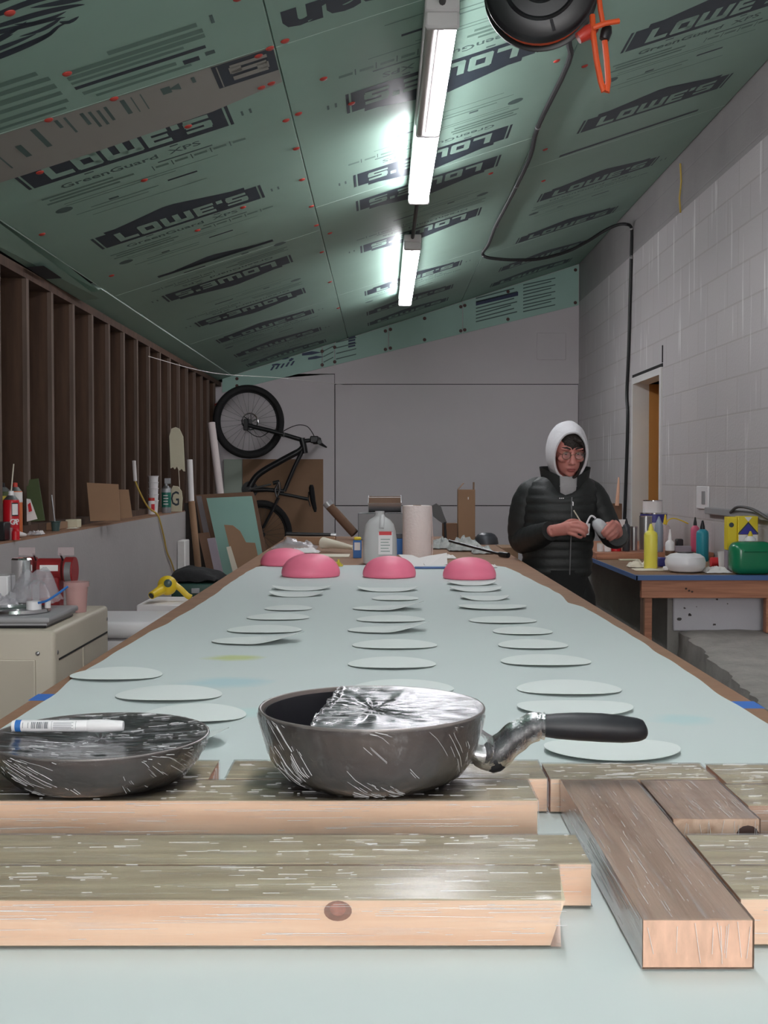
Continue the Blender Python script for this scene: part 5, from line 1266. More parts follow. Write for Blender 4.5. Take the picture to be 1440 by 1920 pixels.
solo(MB(M['label_blue']).tube(smooth_pts([at(70, 1131, 3.13), at(86, 1127, 3.13), at(102, 1117, 3.14), at(126, 1100, 3.16)]), .0035, 6), 'zip_seal', 'blue zip strip trailing from the clear bag', 'strip')
x = cxy(144, 3.46)
r = thing('clear_tub', 'clear pinkish tub at the back right of the cabinet', 'tub', (x, 3.45, CZ))
part(lathe_at(x, 3.45, CZ, [(0, 0), (.028, 0), (.033, .075), (.031, .075), (.026, .002), (0, .002)], 'clear_pink', 26), 'tub', r); part(lathe_at(x, 3.45, CZ + .075, [(0, 0), (.037, 0), (.037, .014), (0, .014)], 'clear_pink', 26), 'lid', r)
# bench grinder
D = 3.52; gx = cxy(95, D)
gr = thing('bench_grinder', 'red bench grinder with clear eye shields on the cabinet', 'grinder', (gx, D, CZ))
gz = at(0, 1068, D).z
part(MB(M['red_enamel']).tube([(gx - .035, D, gz), (gx + .035, D, gz)], .034, 22), 'motor', gr); part(MB(M['red_enamel']).box(gx - .03, gx + .03, D - .03, D + .03, CZ, gz - .02, .006), 'base', gr)
part(MB(M['label_white']).box(gx - .024, gx + .030, D - .036, D - .034, gz - .002, gz + .016), 'label_panel', gr)
for k in (-1, 1):
    part(MB(M['red_enamel']).tube([(gx + k * .045, D, gz - .004), (gx + k * .072, D, gz - .004)], .042, 22), 'wheel_guard', gr)
    part(MB(M['grey_metal']).tube([(gx + k * .05, D - .012, gz - .006), (gx + k * .068, D - .012, gz - .006)], .036, 22), 'wheel', gr)
    part(MB(M['clear_shield']).box(gx + k * .058 - .024, gx + k * .058 + .024, D - .05, D - .047, gz + .045, gz + .07, .001), 'eye_shield', gr)
    part(MB(M['black_plastic']).tube([(gx + k * .04, D - .02, gz + .03), (gx + k * .04, D - .045, gz + .05)], .003, 6), 'shield_arm', gr)

# white appliance, boxes, blower, bag on the left
ap = thing('white_appliance', 'white chest appliance with rounded lid behind the cabinet', 'appliance', (-1.12, 4.4, 0))
part(MB(M['white_plastic']).box(-1.45, -.82, 4.15, 4.48, 0, .92, .02, seg=2), 'body', ap); part(MB(M['white_plastic']).box(-1.46, -.80, 4.13, 4.50, .925, .985, .024, seg=4), 'lid', ap)
part(MB(M['black_plastic']).box(-.8005, -.7985, 4.26, 4.29, .94, .965), 'lid_slot', ap)
D = 5.0
solo(MB(M['label_white']).box(-1.04, -.815, 4.95, 5.3, 0, .955, .003), 'white_box', 'white box standing under the yellow blower', 'box')
bl = thing('blower', 'yellow handheld blower lying on the white box', 'blower', at(313, 1120, 5.1)); D = 5.1
part(MB(M['yellow_plastic']).ell(at(313, 1098, D), (.043, .038, .043), 22), 'housing', bl)
part(MB(M['yellow_plastic']).tube([at(310, 1100, D), at(297, 1109, D - .05), at(283, 1117, D - .1)], [.026, .02, .016], 16), 'nozzle', bl); part(MB(M['black_plastic']).tube([at(283.2, 1117, D - .1), at(282, 1118, D - .103)], .0125, 14), 'nozzle_opening', bl)
part(MB(M['yellow_plastic']).tube(smooth_pts([at(325, 1095, D), at(338, 1105, D), at(350, 1117, D), at(358, 1121, D)]), .013, 12), 'handle', bl); part(MB(M['cup_teal']).ell(at(314, 1094, D - .036), (.018, .008, .018), 16), 'vent', bl)
solo(MB(M['cardboard']).box(-1.06, -.80, 5.68, 6.05, 0, .90, .004), 'storage_box', 'plain box under the dark green tool case', 'box')
gc = thing('tool_case', 'dark green tool case under the black bag', 'case', (-.93, 5.86, .90)); part(MB(M['green_case']).box(-1.03, -.805, 5.70, 6.03, .90, .975, .012, seg=2), 'case', gc); part(MB(M['spray_grey']).box(-.93, -.89, 5.695, 5.702, .93, .955, .002), 'latch', gc)
bg = MB(M['black_fabric']).grid(lambda u, v: (-1.04 + .235 * u + .03 * (v - .5), 5.72 + .3 * v, .990 + .068 * (math.sin(PI * min(1, max(0, u))) ** .35) * (math.sin(PI * v) ** .4) * (1.1 - .55 * u) + .012 * noise.noise(Vector((u * 4, v * 4, 2)))), 24, 16, thick=.003)
solo(bg, 'black_bag', 'soft black bag slumped over the green tool case', 'bag')

# ------------------------------------------------------------------ right workbench
BX0, BY0, BTZ = 1.25, 5.76, 1.01
bn = thing('side_bench', 'wooden side bench with a blue front edge by the block wall', 'bench', (1.6, 6.4, 0))
part(MB(M['bench_top']).box(BX0 + .004, XR - .004, BY0 + .004, 8.2, BTZ - .02, BTZ), 'benchtop', bn)
part(MB(M['blue_edge']).box(BX0, XR - .004, BY0, BY0 + .006, BTZ - .022, BTZ + .001), 'edge_strip', bn); part(MB(M['blue_edge']).box(BX0, BX0 + .006, BY0, 8.2, BTZ - .022, BTZ + .001), 'edge_strip', bn)
part(MB(M['blue_edge']).box(BX0 + .006, XR - .004, BY0 + .006, BY0 + .05, BTZ, BTZ + .0008), 'edge_strip', bn, smooth=0)
part(MB(M['bench_wood']).box(BX0 + .03, XR - .03, BY0 + .02, BY0 + .058, BTZ - .112, BTZ - .023, .002), 'apron', bn)
kb = MB(M['dark_knot'])
for x, z in ((1.50, .945), (1.515, .935), (1.53, .93)): kb.ell((x, BY0 + .0195, z), (.006, .001, .005), 10)
part(kb, 'knot', bn)
for x, y in ((1.32, BY0 + .06), (1.32, 8.1), (1.41, 5.83)):
    if x == 1.41: continue
    part(MB(M['bench_wood']).box(x - .022, x + .022, y - .001, y + .045, 0, BTZ - .023, .002), 'leg', bn)
part(MB(M['cardboard_dark']).box(1.292, 1.299, BY0 + .03, BY0 + .10, 0, BTZ - .023), 'leg_cheek', bn)
part(MB(M['bench_wood']).box(1.90, 1.945, BY0 + .03, BY0 + .075, 0.724, BTZ - .112, .002), 'leg', bn)
part(MB(M['bench_wood']).box(1.26, XR - .006, 6.9, 8.15, BTZ, BTZ + .04, .003), 'raised_plank', bn)
def bx(px, D): return (px - 717) * D / FOC
def bottle(px, D, r_, h, m, capm, name, label, tip=.05, cat='bottle', z=None, group=None, shoulder=.025):
    z = BTZ + .001 if z is None else z; x = bx(px, D)
    r = thing(name, label, cat, (x, D, z), group)
    part(lathe_at(x, D, z, [(0, 0), (r_ * .92, 0), (r_, .005), (r_, h - shoulder), (r_ * .9, h - shoulder * .5), (r_ * .42, h), (0, h)], m), 'body', r)
    part(lathe_at(x, D, z + h, [(0, 0), (r_ * .42, 0), (r_ * .38, tip * .3), (r_ * .14, tip), (0, tip)], capm, 16), 'tip', r)
    return r
bottle(1221, 6.16, .035, .205, 'sq_yellow', 'sq_yellow', 'squeeze_bottle', 'yellow squeeze bottle on the side bench', .035)
bottle(1304, 7.0, .026, .155, 'sq_pink', 'black_plastic', 'squeeze_bottle', 'pink squeeze bottle behind the teal one', .05, z=BTZ + .041)
bottle(1318, 6.75, .035, .185, 'sq_teal', 'black_plastic', 'squeeze_bottle', 'teal squeeze bottle on the side bench', .05)
r = bottle(1257, 6.5, .026, .135, 'white_plastic', 'white_plastic', 'glue_bottle', 'white glue bottle with a long pointed tip', .06)
part(lathe_at(bx(1257, 6.5), 6.5, BTZ + .05, [(.0265, 0), (.0265, .028)], 'brown_glue', 24), 'label_panel', r)
D = 5.98; x = bx(1286, D)
r = thing('white_bowl', 'round white lidded bowl with a dark hole on the side bench', 'bowl', (x, D, BTZ + .001))
part(MB(M['white_plastic']).lathe([(0, 0), (.06, 0), (.085, .008), (.099, .03), (.102, .055), (.095, .078), (.075, .092), (.045, .098), (.034, .099), (0, .099)], c=(x, D, BTZ + .001), n=44), 'body', r)
part(lathe_at(x, D, BTZ + .0990, [(0, 0), (.042, 0), (.040, .004), (0, .0035)], 'black_plastic', 26), 'hole', r)
part(MB(M['white_plastic']).box(x - .112, x - .088, D - .012, D + .012, BTZ + .01, BTZ + .03, .004), 'handle', r)
for k, (px, D, w_, d_, h, m, lb_) in enumerate(((1224, 6.13, .20, .14, .008, 'cream_paper', 'cream paper sheets under the yellow squeeze bottle'), (1196, 6.3, .10, .10, .045, 'cream_paper', 'folded cream paper left of the yellow bottle'), (1345, 5.95, .13, .12, .04, 'tissue', 'crumpled white paper between bowl and green tub'))):
    solo(crumple((bx(px, D), D, BTZ), w_, d_, h, m, 80 + k, 1.8), 'bench_paper', lb_, 'paper')
solo(MB(M['can_blue']).box(bx(1235, 6.35), bx(1249, 6.35), 6.33, 6.38, BTZ + .001, BTZ + .05, .004), 'blue_block', 'small blue block behind the yellow bottle', 'block')
solo(MB(M['label_red']).tube([(bx(1341, 6.35) - .02, 6.35, BTZ + .026), (bx(1341, 6.35) + .03, 6.35, BTZ + .026)], .025, 20), 'tape_roll', 'red tape roll right of the teal bottle', 'tape')
x = bx(1362, 6.2)
solo(lathe_at(x, 6.2, BTZ + .001, [(0, 0), (.034, 0), (.042, .09), (.039, .09), (.032, .003), (0, .003)], 'white_plastic', 26), 'paper_cup', 'white paper cup left of the green tub', 'cup')
D = 5.90; x0 = bx(1376, 5.80)
r = thing('green_tub', 'glossy green rounded tub at the right edge of the side bench', 'tub', (x0 + .12, D, BTZ + .001))
part(MB(M['green_plastic']).box(x0, XR - .012, D - .11, D + .02, BTZ + .001, BTZ + .165, .045, seg=6), 'tub', r)
part(MB(M['green_plastic']).tube([(x0 + .05, D - .112, BTZ + .12), (XR - .06, D - .112, BTZ + .12)], .006, 8), 'grip_bar', r)
D = 6.0; z0 = BTZ + .001
r = thing('yellow_package', 'yellow and blue package standing behind the green tub', 'package', (bx(1400, D), D, z0))
xa, xm, xb = bx(1366, D), bx(1385, D), XR - .036; zt = py2z(968, D)
part(MB(M['bag_yellow']).box(xm, min(xb, XR - .005), D, D + .06, z0, zt, .003), 'box', r)
part(MB(M['bag_yellow']).box(xa, xm - .001, D + .01, D + .07, z0 + .11, zt - .004, .003), 'side_box', r)
part(MB(M['purple_foam']).box(xa, xm - .001, D + .012, D + .068, z0, z0 + .108, .003), 'lower_box', r)
g = MB(M['label_white']); yy = D - .001; xe = min(xb, XR - .005); xc = (xm + xe) / 2
g.add([(xm + .002, yy, z0 + .004), (xe - .002, yy, z0 + .004), (xe - .002, yy, 1.20), (xm + .002, yy, 1.20)], [[0, 1, 2, 3]])
g.use(M['bag_blue']).add([(xm + .003, yy - .0005, 1.202), (xe - .003, yy - .0005, 1.202), (xc, yy - .0005, 1.262)], [[0, 1, 2]])
g.use(M['ink']).add([(xm, yy - .0008, 1.200), (xc, yy - .0008, 1.258), (xc, yy - .0008, 1.268), (xm, yy - .0008, 1.210)], [[0, 1, 2, 3]]); g.add([(xe, yy - .0008, 1.200), (xc, yy - .0008, 1.258), (xc, yy - .0008, 1.268), (xe, yy - .0008, 1.210)], [[0, 1, 2, 3]])
g.use(M['label_white']).add([(xc - .02, yy - .0006, zt - .004), (xc + .02, yy - .0006, zt - .004), (xc, yy - .0006, 1.268)], [[0, 1, 2]])
g.use(M['ink']).add([(xa + .02 + .013 * math.cos(q * PI / 5), D + .0092, zt - .045 + .013 * math.sin(q * PI / 5)) for q in range(10)], [list(range(10))])
part(g, 'printing', r, smooth=0)
r = bottle(1408, 5.958, .030, .185, 'white_plastic', 'bag_yellow', 'flip_top_bottle', 'white bottle with an orange-yellow top before the yellow package', .025)
PZ = BTZ + .041
def can(px, D, r_, h, m, name, label, z=PZ, cat='can', rim='chrome', lid=None):
    x = bx(px, D); r = thing(name, label, cat, (x, D, z))
    part(lathe_at(x, D, z, [(0, 0), (r_, 0), (r_, h), (0, h)], m), 'body', r)
    part(lathe_at(x, D, z + h, [(r_ * .8, 0), (r_ * 1.03, 0), (r_ * 1.03, .006), (r_ * .8, .004), (0, .002)], rim), 'rim', r)
    return r
can(1211, 7.2, .038, .20, 'steel', 'metal_can', 'bare metal can behind the yellow squeeze bottle')
r = bottle(1175, 7.05, .023, .165, 'dark_grey_can', 'black_plastic', 'grey_bottle', 'slim dark grey bottle with a black top', .03, z=PZ)
can(1189, 7.1, .021, .14, 'steel', 'silver_tube', 'slim silver canister right of the dark grey bottle')
can(1168, 7.8, .032, .155, 'label_white', 'white_tub', 'white tub behind the slim dark grey bottle', cat='tub', rim='white_plastic')
can(1155, 7.05, .034, .085, 'spray_red', 'red_tin', 'red tin left of the dark grey bottle', rim='red_plastic')
can(1126, 7.0, .019, .045, 'label_white', 'white_jar', 'small white jar at the left end of the raised plank', cat='jar', rim='cream_paper')
can(1140, 7.0, .021, .07, 'label_white', 'striped_tin', 'white tin with red stripes beside the red tin', rim='label_red')
solo(MB(M['cardboard_dark']).box(bx(1139, 8.05), bx(1164, 8.05), 8.0, 8.1, PZ, py2z(944, 8.05), .003), 'brown_carton', 'brown carton between the person and the doorway', 'box')
solo(MB(mk('cone_pink', (226, 178, 150), .5)).tube([at(1157, 948, 7.98), at(1159, 920, 7.99), at(1160, 895, 8.0)], [.014, .011, .005], 10), 'pink_cone', 'slim pinkish cone tip standing above the brown carton', 'cone')
D = 7.62
r = thing('paint_can', 'large blue and white paint can on the raised plank', 'can', (bx(1226, D), D, PZ))
part(lathe_at(bx(1226, D), D, PZ, [(0, 0), (.085, 0), (.085, .205), (0, .205)], 'label_white'), 'body', r); part(lathe_at(bx(1226, D), D, PZ + .15, [(.0855, 0), (.0855, .055)], 'can_blue'), 'band', r)
part(lathe_at(bx(1226, D), D, PZ + .205, [(0, 0), (.088, 0), (.088, .008), (0, .008)], 'chrome'), 'lid', r)
zz = PZ + .2135
r = can(1224, D, .062, .075, 'label_white', 'paint_can', 'small white paint can stacked on the larger paint can', z=zz)
x = bx(1234, 7.0)
solo(lathe_at(x, 7.05, PZ + .185, [(0, 0), (.022, .004), (.028, .03), (.026, .06), (.012, .072), (0, .074)], 'grey_plastic', 20), 'spray_cap', 'grey-blue rounded cap in front of the large paint can', 'cap') if False else None
r = bottle(1236, 6.98, .026, .19, 'blue_grey', 'blue_grey', 'trigger_bottle', 'grey bottle with a rounded top right of the metal can', .02, z=PZ, shoulder=.06)
r = bottle(1248, 7.3, .030, .15, 'clear_shield', 'yellow_plastic', 'wash_bottle', 'clear bottle with a yellow cone top and bent spout', .06, z=PZ)
part(MB(M['yellow_plastic']).tube(smooth_pts([at(1249, 985, 7.3), at(1254, 975, 7.3), at(1264, 972, 7.3), at(1278, 976, 7.3), at(1291, 982, 7.3)]), .004, 6), 'spout', r)
solo(MB(M['black_plastic']).box(bx(1268, 7.1), bx(1281, 7.1), 7.08, 7.13, PZ, PZ + .07, .006), 'black_gadget', 'small black gadget right of the clear bottle', 'gadget')
solo(MB(M['purple_foam']).box(bx(1266, 6.95), bx(1296, 6.95), 6.93, 6.99, PZ, PZ + .035, .003), 'purple_box', 'low purplish box behind the white glue bottle', 'box')
solo(MB(M['paddle_wood']).box(bx(1163, 6.8), bx(1200, 6.8), 6.78, 6.84, BTZ + .001, BTZ + .008, .001), 'wood_stick', 'pale flat stick in front of the raised plank', 'stick')

# ------------------------------------------------------------------ the person
PD = 5.46
pz = 0.0
person = thing('person', 'person in a white hood and black padded jacket holding a cup and a squeeze bottle', 'person', (.82, PD, 0))
def to_mesh(mb, voxel, name, mats):
    ob = bpy.data.objects.new('tmp', mb.mesh('tmp')); COL.objects.link(ob)
    md = ob.modifiers.new('r', 'REMESH'); md.mode = 'VOXEL'; md.voxel_size = voxel
    ms = ob.modifiers.new('s', 'SMOOTH'); ms.iterations = 2; ms.factor = .5
    dg = bpy.context.evaluated_depsgraph_get(); dg.update()
    me = bpy.data.meshes.new_from_object(ob.evaluated_get(dg)); bpy.data.objects.remove(ob)
    me.name = name; me.materials.clear()
    for m in mats: me.materials.append(m)
    me.polygons.foreach_set('material_index', [0] * len(me.polygons)); me.polygons.foreach_set('use_smooth', [True] * len(me.polygons))
    return me
HS = .94
HC = Vector((.850, 5.385, 1.612)); HR = Matrix.Rotation(math.radians(5), 4, 'Z') @ Matrix.Rotation(math.radians(20), 4, 'X')
def hp_(x, y, z): return HC + (HR.to_3x3() @ (Vector((x, y - .006, z + .012)) * HS))
SR, SL = Vector((.69, 5.47, 1.425)), Vector((.975, 5.47, 1.425))       # shoulders (left in the photo first)
ER, EL = Vector((.650, 5.50, 1.205)), Vector((1.075, 5.46, 1.235))      # elbows
WR, WLt = Vector((.764, 5.225, 1.258)), Vector((1.046, 5.255, 1.245))   # wrists
bd = MB(M['skin'])
bd.ell(hp_(0, .012, .015), [HS * q_ for q_ in (.073, .090, .092)], 28, HR); bd.ell(hp_(0, -.022, -.055), [HS * q_ for q_ in (.056, .066, .066)], 24, HR); bd.ell(hp_(0, -.066, -.096), [HS * q_ for q_ in (.024, .022, .018)], 16, HR)
bd.tube([hp_(0, -.084, .018), hp_(0, -.098, -.008), hp_(0, -.108, -.030), hp_(0, -.094, -.040)], [.009, .011, .0145, .010], 12)
for k in (-1, 1):
    bd.ell(hp_(k * .030, -.074, .030), [HS * q_ for q_ in (.026, .012, .008)], 14, HR); bd.ell(hp_(k * .040, -.066, -.022), [HS * q_ for q_ in (.024, .022, .018)], 14, HR)
    bd.ell(hp_(k * .072, .012, -.005), [HS * q_ for q_ in (.010, .018, .028)], 12, HR); bd.ell(hp_(k * .012, -.098, -.036), [HS * q_ for q_ in (.009, .010, .008)], 10, HR)
bd.ell(hp_(0, -.084, -.064), [HS * q_ for q_ in (.024, .012, .007)], 14, HR); bd.ell(hp_(0, -.082, -.075), [HS * q_ for q_ in (.021, .012, .007)], 14, HR)
bd.tube([hp_(0, .02, -.06), Vector((.842, 5.46, 1.50)), Vector((.835, 5.47, 1.44))], [.055, .056, .075], 20)
bd.tube([Vector((.83, 5.475, 1.47)), Vector((.83, 5.475, 1.38)), Vector((.825, 5.475, 1.2)), Vector((.82, 5.475, 1.05)), Vector((.82, 5.475, .93))], [.09, .125, .12, .125, .12], 24)
bd.tube([SR, Vector((.83, 5.475, 1.43)), SL], [.055, .08, .055], 16)
bd.tube([SR, ER], [.05, .04], 16); bd.tube([ER, WR], [.04, .027], 16); bd.tube([SL, EL], [.05, .04], 16); bd.tube([EL, WLt], [.04, .027], 16)
for k, ax in ((-1, .745), (1, .895)): bd.tube([Vector((ax - k * .015, 5.475, .90)), Vector((ax - .005, 5.47, .5)), Vector((ax, 5.49, .07))], [.085, .06, .045], 16); bd.ell((ax, 5.44, .05), (.045, .12, .045), 14)
# right hand (left in the photo): back of the hand to the viewer, fingers around the cup
bd.tube([WR, at(1053, 993, 5.205), at(1065, 990, 5.19), at(1074, 989, 5.18)], [.027, .029, .032, .026], 16, flat=.62)
for pts, r_ in (([(1071, 981, 5.185), (1085, 980, 5.160), (1096, 984, 5.155), (1101, 990, 5.165)], .0098), ([(1072, 987, 5.175), (1087, 988, 5.150), (1098, 993, 5.148), (1101, 998, 5.160)], .0100), ([(1070, 994, 5.175), (1084, 996, 5.150), (1094, 1001, 5.150), (1097, 1005, 5.162)], .0094), ([(1066, 1000, 5.18), (1077, 1003, 5.158), (1086, 1007, 5.158), (1090, 1008, 5.166)], .0084), ([(1055, 985, 5.205), (1069, 977, 5.215), (1082, 977, 5.225), (1091, 981, 5.222)], .0105)):
    bd.tube(smooth_pts([at(*p) for p in pts], 3), [r_ * (1.06 - .026 * i) for i in range(10)], 10); bd.ell(at(*pts[-1]), (r_ * .8,) * 3, 10)
# left hand: wraps the squeeze bottle from the right
bd.tube([WLt, at(1160, 997, 5.235), at(1157, 989, 5.21), at(1153, 983, 5.195)], [.027, .029, .032, .026], 16, flat=.7)
for pts, r_ in (([(1150, 978, 5.19), (1143, 984, 5.150), (1135, 993, 5.140), (1130, 999, 5.150)], .0098), ([(1155, 983, 5.185), (1148, 991, 5.145), (1139, 1000, 5.138), (1134, 1005, 5.150)], .0100), ([(1158, 989, 5.19), (1153, 998, 5.148), (1144, 1006, 5.145), (1139, 1010, 5.155)], .0094), ([(1160, 996, 5.195), (1156, 1004, 5.155), (1149, 1010, 5.152), (1144, 1013, 5.160)], .0084), ([(1154, 987, 5.225), (1143, 982, 5.245), (1133, 985, 5.245), (1127, 990, 5.24)], .0105)):
    bd.tube(smooth_pts([at(*p) for p in pts], 3), [r_ * (1.06 - .026 * i) for i in range(10)], 10); bd.ell(at(*pts[-1]), (r_ * .8,) * 3, 10)
me = to_mesh(bd, .0042, 'body', [M['skin']])
for v in me.vertices: v.co -= RL[person.name]
bo = bpy.data.objects.new('body', me); COL.objects.link(bo); bo.parent = person; RL['body'] = RL[person.name]
# face details
ey = MB(M['eye'])
for k in (-1, 1): ey.ell(hp_(k * .030, -.0735, .008), [HS * q_ for q_ in (.0125, .008, .0042)], 14, HR)
part(ey, 'eyes', person)
iris = MB(M['hair'])
for k in (-1, 1): iris.ell(hp_(k * .030, -.0795, .0055), [HS * q_ for q_ in (.0052, .003, .0034)], 10, HR)
part(iris, 'irises', person)
part(MB(M['lip']).ell(hp_(0, -.0925, -.0665), [HS * q_ for q_ in (.022, .0045, .0045)], 14, HR).ell(hp_(0, -.0905, -.0755), (.018, .005, .0045), 14, HR), 'lips', person)
hb = MB(M['hair'])
for k in (-1, 1): hb.tube([hp_(k * .012, -.088, .033), hp_(k * .030, -.086, .040), hp_(k * .050, -.072, .034)], [.003, .0045, .002], 8)
hb.ell(hp_(.006, .006, .036), [HS * q_ for q_ in (.070, .084, .072)], 26, HR)
for k, wv in ((1, .9), (2, .75)):
    hb.tube(smooth_pts([hp_(.004, -.064, .078), hp_(.026 + .008 * k, -.070, .070 - .006 * k), hp_(.046 + .004 * k, -.056, .050 - .008 * k), hp_(.060, -.035, .015)]), .010 * wv, 8)
part(hb, 'hair', person)
st = MB(M['hair'])
st.tube(smooth_pts([hp_(.066, -.02, -.03), hp_(.060, -.035, -.07), hp_(.04, -.062, -.105), hp_(.015, -.078, -.116)]), [.007] * 12 + [.004], 8)
part(st, 'beard', person)
gl = MB(M['wire'])
for k in (-1, 1):
    gl.tube([hp_(k * .031 + .021 * math.cos(q * PI / 10), -.098 + abs(k) * .0, .004 + .019 * math.sin(q * PI / 10)) for q in range(20)], .0013, 5, closed=True)
    gl.tube([hp_(k * .052, -.097, .008), hp_(k * .073, -.05, .008), hp_(k * .076, .01, .004)], .0012, 5)
gl.tube([hp_(-.010, -.099, .008), hp_(0, -.104, .012), hp_(.010, -.099, .008)], .0012, 5)
part(gl, 'glasses', person)
for k in (-1, 1):
    ln = MB(M['lens']); ln.add([hp_(k * .031 + .020 * math.cos(q * PI / 10), -.098, .004 + .018 * math.sin(q * PI / 10)) for q in range(20)], [list(range(20))])
    part(ln, 'lens', person)
# hood: an open shell around the head that runs into the collar
def hood(th):
    def f(u, v):
        a = 2 * PI * u; t0 = math.radians(55); t = t0 + (PI - t0) * v
        rx, ry, rz = .090 + th, .120 + th, .134 + th
        p = Vector((rx * math.sin(t) * math.cos(a), -ry * math.cos(t) + .008, rz * math.sin(t) * math.sin(a) - .004))
        if p.z < -.07: p.x *= 1 + .10 * (-.07 - p.z) / .06
        p.z += .004 * noise.noise(Vector((p.x * 25, p.y * 25, p.z * 25)))
        if v < .12: p.y -= .004
        return HC + Vector((0, .012, .006)) + HR.to_3x3() @ p
    return f
hd = MB(M['hoodie']).grid(hood(.006), 44, 24, cu=True)
hd.grid(hood(-.002), 44, 24, cu=True)
hd.tube([hood(.002)(k / 44, 0) for k in range(44)], .0062, 8, closed=True)
part(hd, 'hood', person)
nk = MB(M['hoodie_grey'])
nk.loft([[Vector((.848 + wx * math.cos(a), 5.45 + oy + wy * math.sin(a), z)) for a in [2 * PI * k / 28 for k in range(28)]] for z, wx, wy, oy in ((1.34, .06, .06, .0), (1.42, .075, .078, -.012), (1.455, .082, .090, -.018), (1.50, .080, .086, -.016))])
part(nk, 'hoodie', person)
# padded jacket with stitched channels
def quilt(k, per=.042): return 1 + .035 * abs(math.sin(PI * k / per)) ** .6
tz = [(1.035, .150, .118, .815), (1.06, .158, .124, .815), (1.15, .158, .125, .818), (1.25, .165, .128, .82), (1.33, .168, .130, .825), (1.40, .168, .125, .828), (1.445, .160, .112, .832), (1.475, .142, .096, .838), (1.498, .112, .086, .842)]
rings = []
zz = 1.035
def tint(z, i):
    for a, b in zip(tz[:-1], tz[1:]):
        if z <= b[0]: t = (z - a[0]) / (b[0] - a[0]); return a[i] + (b[i] - a[i]) * t
    return tz[-1][i]
while zz <= 1.4981:
    q = quilt(zz - 1.035)
    rings.append([Vector((tint(zz, 3) + tint(zz, 1) * q * math.copysign(abs(math.cos(a)) ** .85, math.cos(a)), 5.475 + tint(zz, 2) * q * math.copysign(abs(math.sin(a)) ** .85, math.sin(a)) - (.01 if zz > 1.2 else 0), zz - .075 * max(0, min(1, (zz - 1.395) / .10)) * math.exp(-(((a - 1.5 * PI) / .30) ** 2)))) for a in [2 * PI * k / 40 for k in range(40)]])
    zz += .0066
jk = MB(M['jacket']).loft(rings, caps=False)
def sleeve(pts, rs):
    P_ = smooth_pts(pts, 14); L = [0]
    for a, b in zip(P_[:-1], P_[1:]): L.append(L[-1] + (b - a).length)
    R_ = []
    for l in L:
        t = l / L[-1] * (len(rs) - 1); i = min(int(t), len(rs) - 2)
        R_.append((rs[i] + (rs[i + 1] - rs[i]) * (t - i)) * quilt(l, .045))
    jk.tube(P_, R_, 22)
sleeve([Vector((.755, 5.47, 1.445)), Vector((.690, 5.475, 1.418)), Vector((.660, 5.49, 1.32)), ER + Vector((.01, 0, 0)), Vector((.70, 5.36, 1.222)), WR + Vector((-.012, .012, -.002))], [.055, .066, .066, .063, .056, .044])
sleeve([Vector((.92, 5.47, 1.445)), Vector((.975, 5.475, 1.416)), Vector((1.022, 5.475, 1.33)), EL + Vector((-.01, 0, 0)), Vector((1.07, 5.36, 1.222)), WLt + Vector((.010, .012, -.012))], [.055, .064, .060, .057, .053, .045])
part(jk, 'jacket', person, smooth=60)
co = MB(M['jacket'])
def collar(u, v):      # starts and ends at the open front, rises round the back of the neck
    g = math.radians(20)
    a = -PI / 2 + g + (2 * PI - 2 * g) * u
    front = abs(u - .5) * 2
    r_ = 1 + .16 * v
    return Vector((  .848 + .102 * r_ * math.cos(a), 5.452 + .098 * r_ * math.sin(a), 1.448 - .035 * front ** 4 + (.10 - .012 * front ** 3) * v))
co.grid(collar, 40, 6, thick=.008, tdir=(0, .3, -.3))
part(co, 'collar', person)
zp = MB(M['grey_metal']).tube([Vector((.862, 5.335, 1.405)), Vector((.860, 5.335, 1.30)), Vector((.858, 5.338, 1.2)), Vector((.855, 5.345, 1.05))], .003, 6)
part(zp, 'zip', person); part(MB(M['chrome']).box(.862, .868, 5.322, 5.328, 1.365, 1.385, .001), 'zip_pull', person)
lg_ = MB(M['label_white'])
for k in range(3): lg_.box(.805 + k * .008, .81 + k * .008, 5.337, 5.339, 1.398, 1.402)
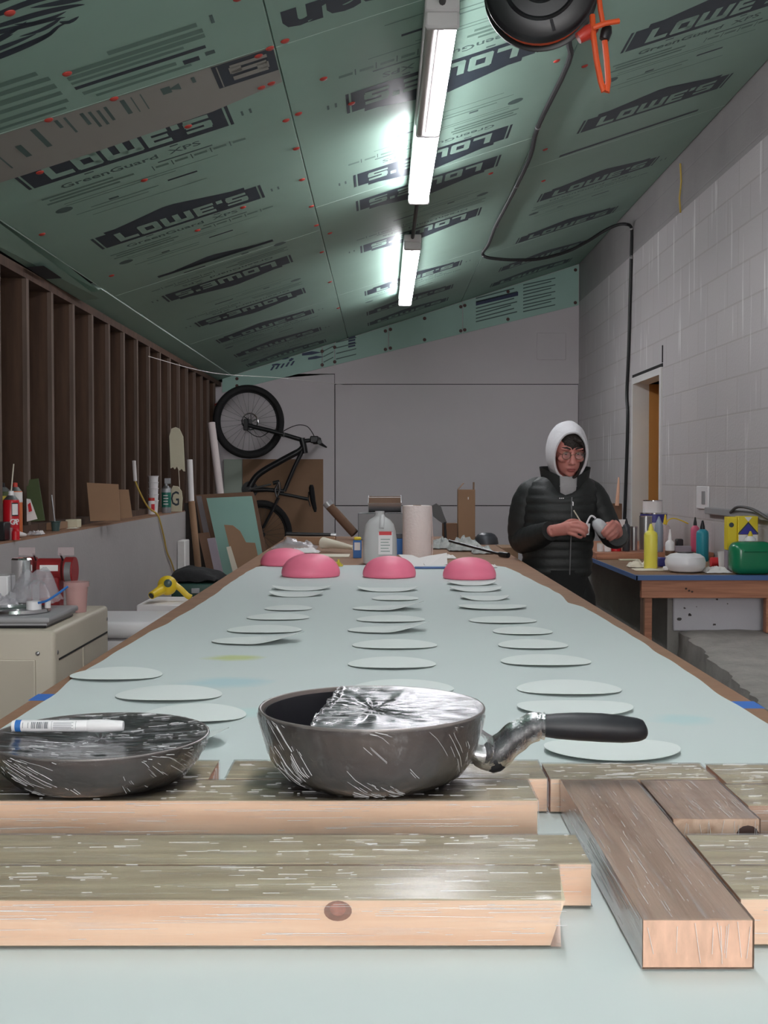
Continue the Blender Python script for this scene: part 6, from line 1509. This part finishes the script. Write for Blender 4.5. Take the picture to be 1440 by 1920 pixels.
part(lg_, 'chest_emblem', person)
tr_ = MB(M['trousers'])
tr_.tube([Vector((.82, 5.475, 1.07)), Vector((.82, 5.475, .95)), Vector((.82, 5.475, .86))], [.135, .142, .12], 26)
for ax in (.745, .895): tr_.tube([Vector((.82 + (ax - .82) * .5, 5.475, 1.06)), Vector((ax, 5.475, .93)), Vector((ax + .01, 5.47, .72)), Vector((ax + .003, 5.47, .5)), Vector((ax, 5.49, .08))], [.085, .102, .098, .080, .064], 20)
part(tr_, 'trousers', person)
for ax in (.745, .895): part(MB(M['black_plastic']).loft([[Vector((ax + wx * math.cos(a), 5.44 + oy + wy * math.sin(a), z)) for a in [2 * PI * k / 24 for k in range(24)]] for z, wx, wy, oy in ((0, .05, .14, 0), (.03, .052, .143, 0), (.07, .05, .12, .01), (.11, .053, .075, .045))]), 'shoe', person)
# what the hands hold
c = at(1100, 992, 5.18)
r = thing('mixing_cup', 'small white cup held in the person\'s hand', 'cup', c - Vector((0, 0, .025)))
part(MB(M['white_plastic']).lathe([(0, -.026), (.012, -.026), (.017, .024), (.0155, .024), (.011, -.024), (0, -.024)], c=c, n=22, M=None), 'cup', r)
solo(MB(M['cream_paper']).tube([at(1076, 957, 5.17), at(1094, 986, 5.188)], .0028, 6), 'stir_stick', 'thin pale stick standing in the person\'s cup', 'stick')
axis = (at(1114, 974, 5.19) - at(1138, 1003, 5.195)).normalized()
p0 = at(1139, 1004, 5.195)
r = thing('tilted_squeeze_bottle', 'pale grey squeeze bottle tipped over the person\'s cup', 'bottle', p0)
part(MB(M['grey_plastic' if False else 'jug_grey'] if 'jug_grey' in M else mk('jug_grey', (196, 198, 202), .4)).tube([p0 + axis * t for t in (0, .006, .03, .06, .078, .09)], [.022, .027, .030, .029, .023, .012], 22), 'body', r)
part(MB(M['white_plastic']).tube(smooth_pts([at(1117, 972, 5.19), at(1112, 968, 5.19), at(1108, 968, 5.19), at(1104, 974, 5.19), at(1100, 984, 5.19)]), .0042, 8), 'spout', r)
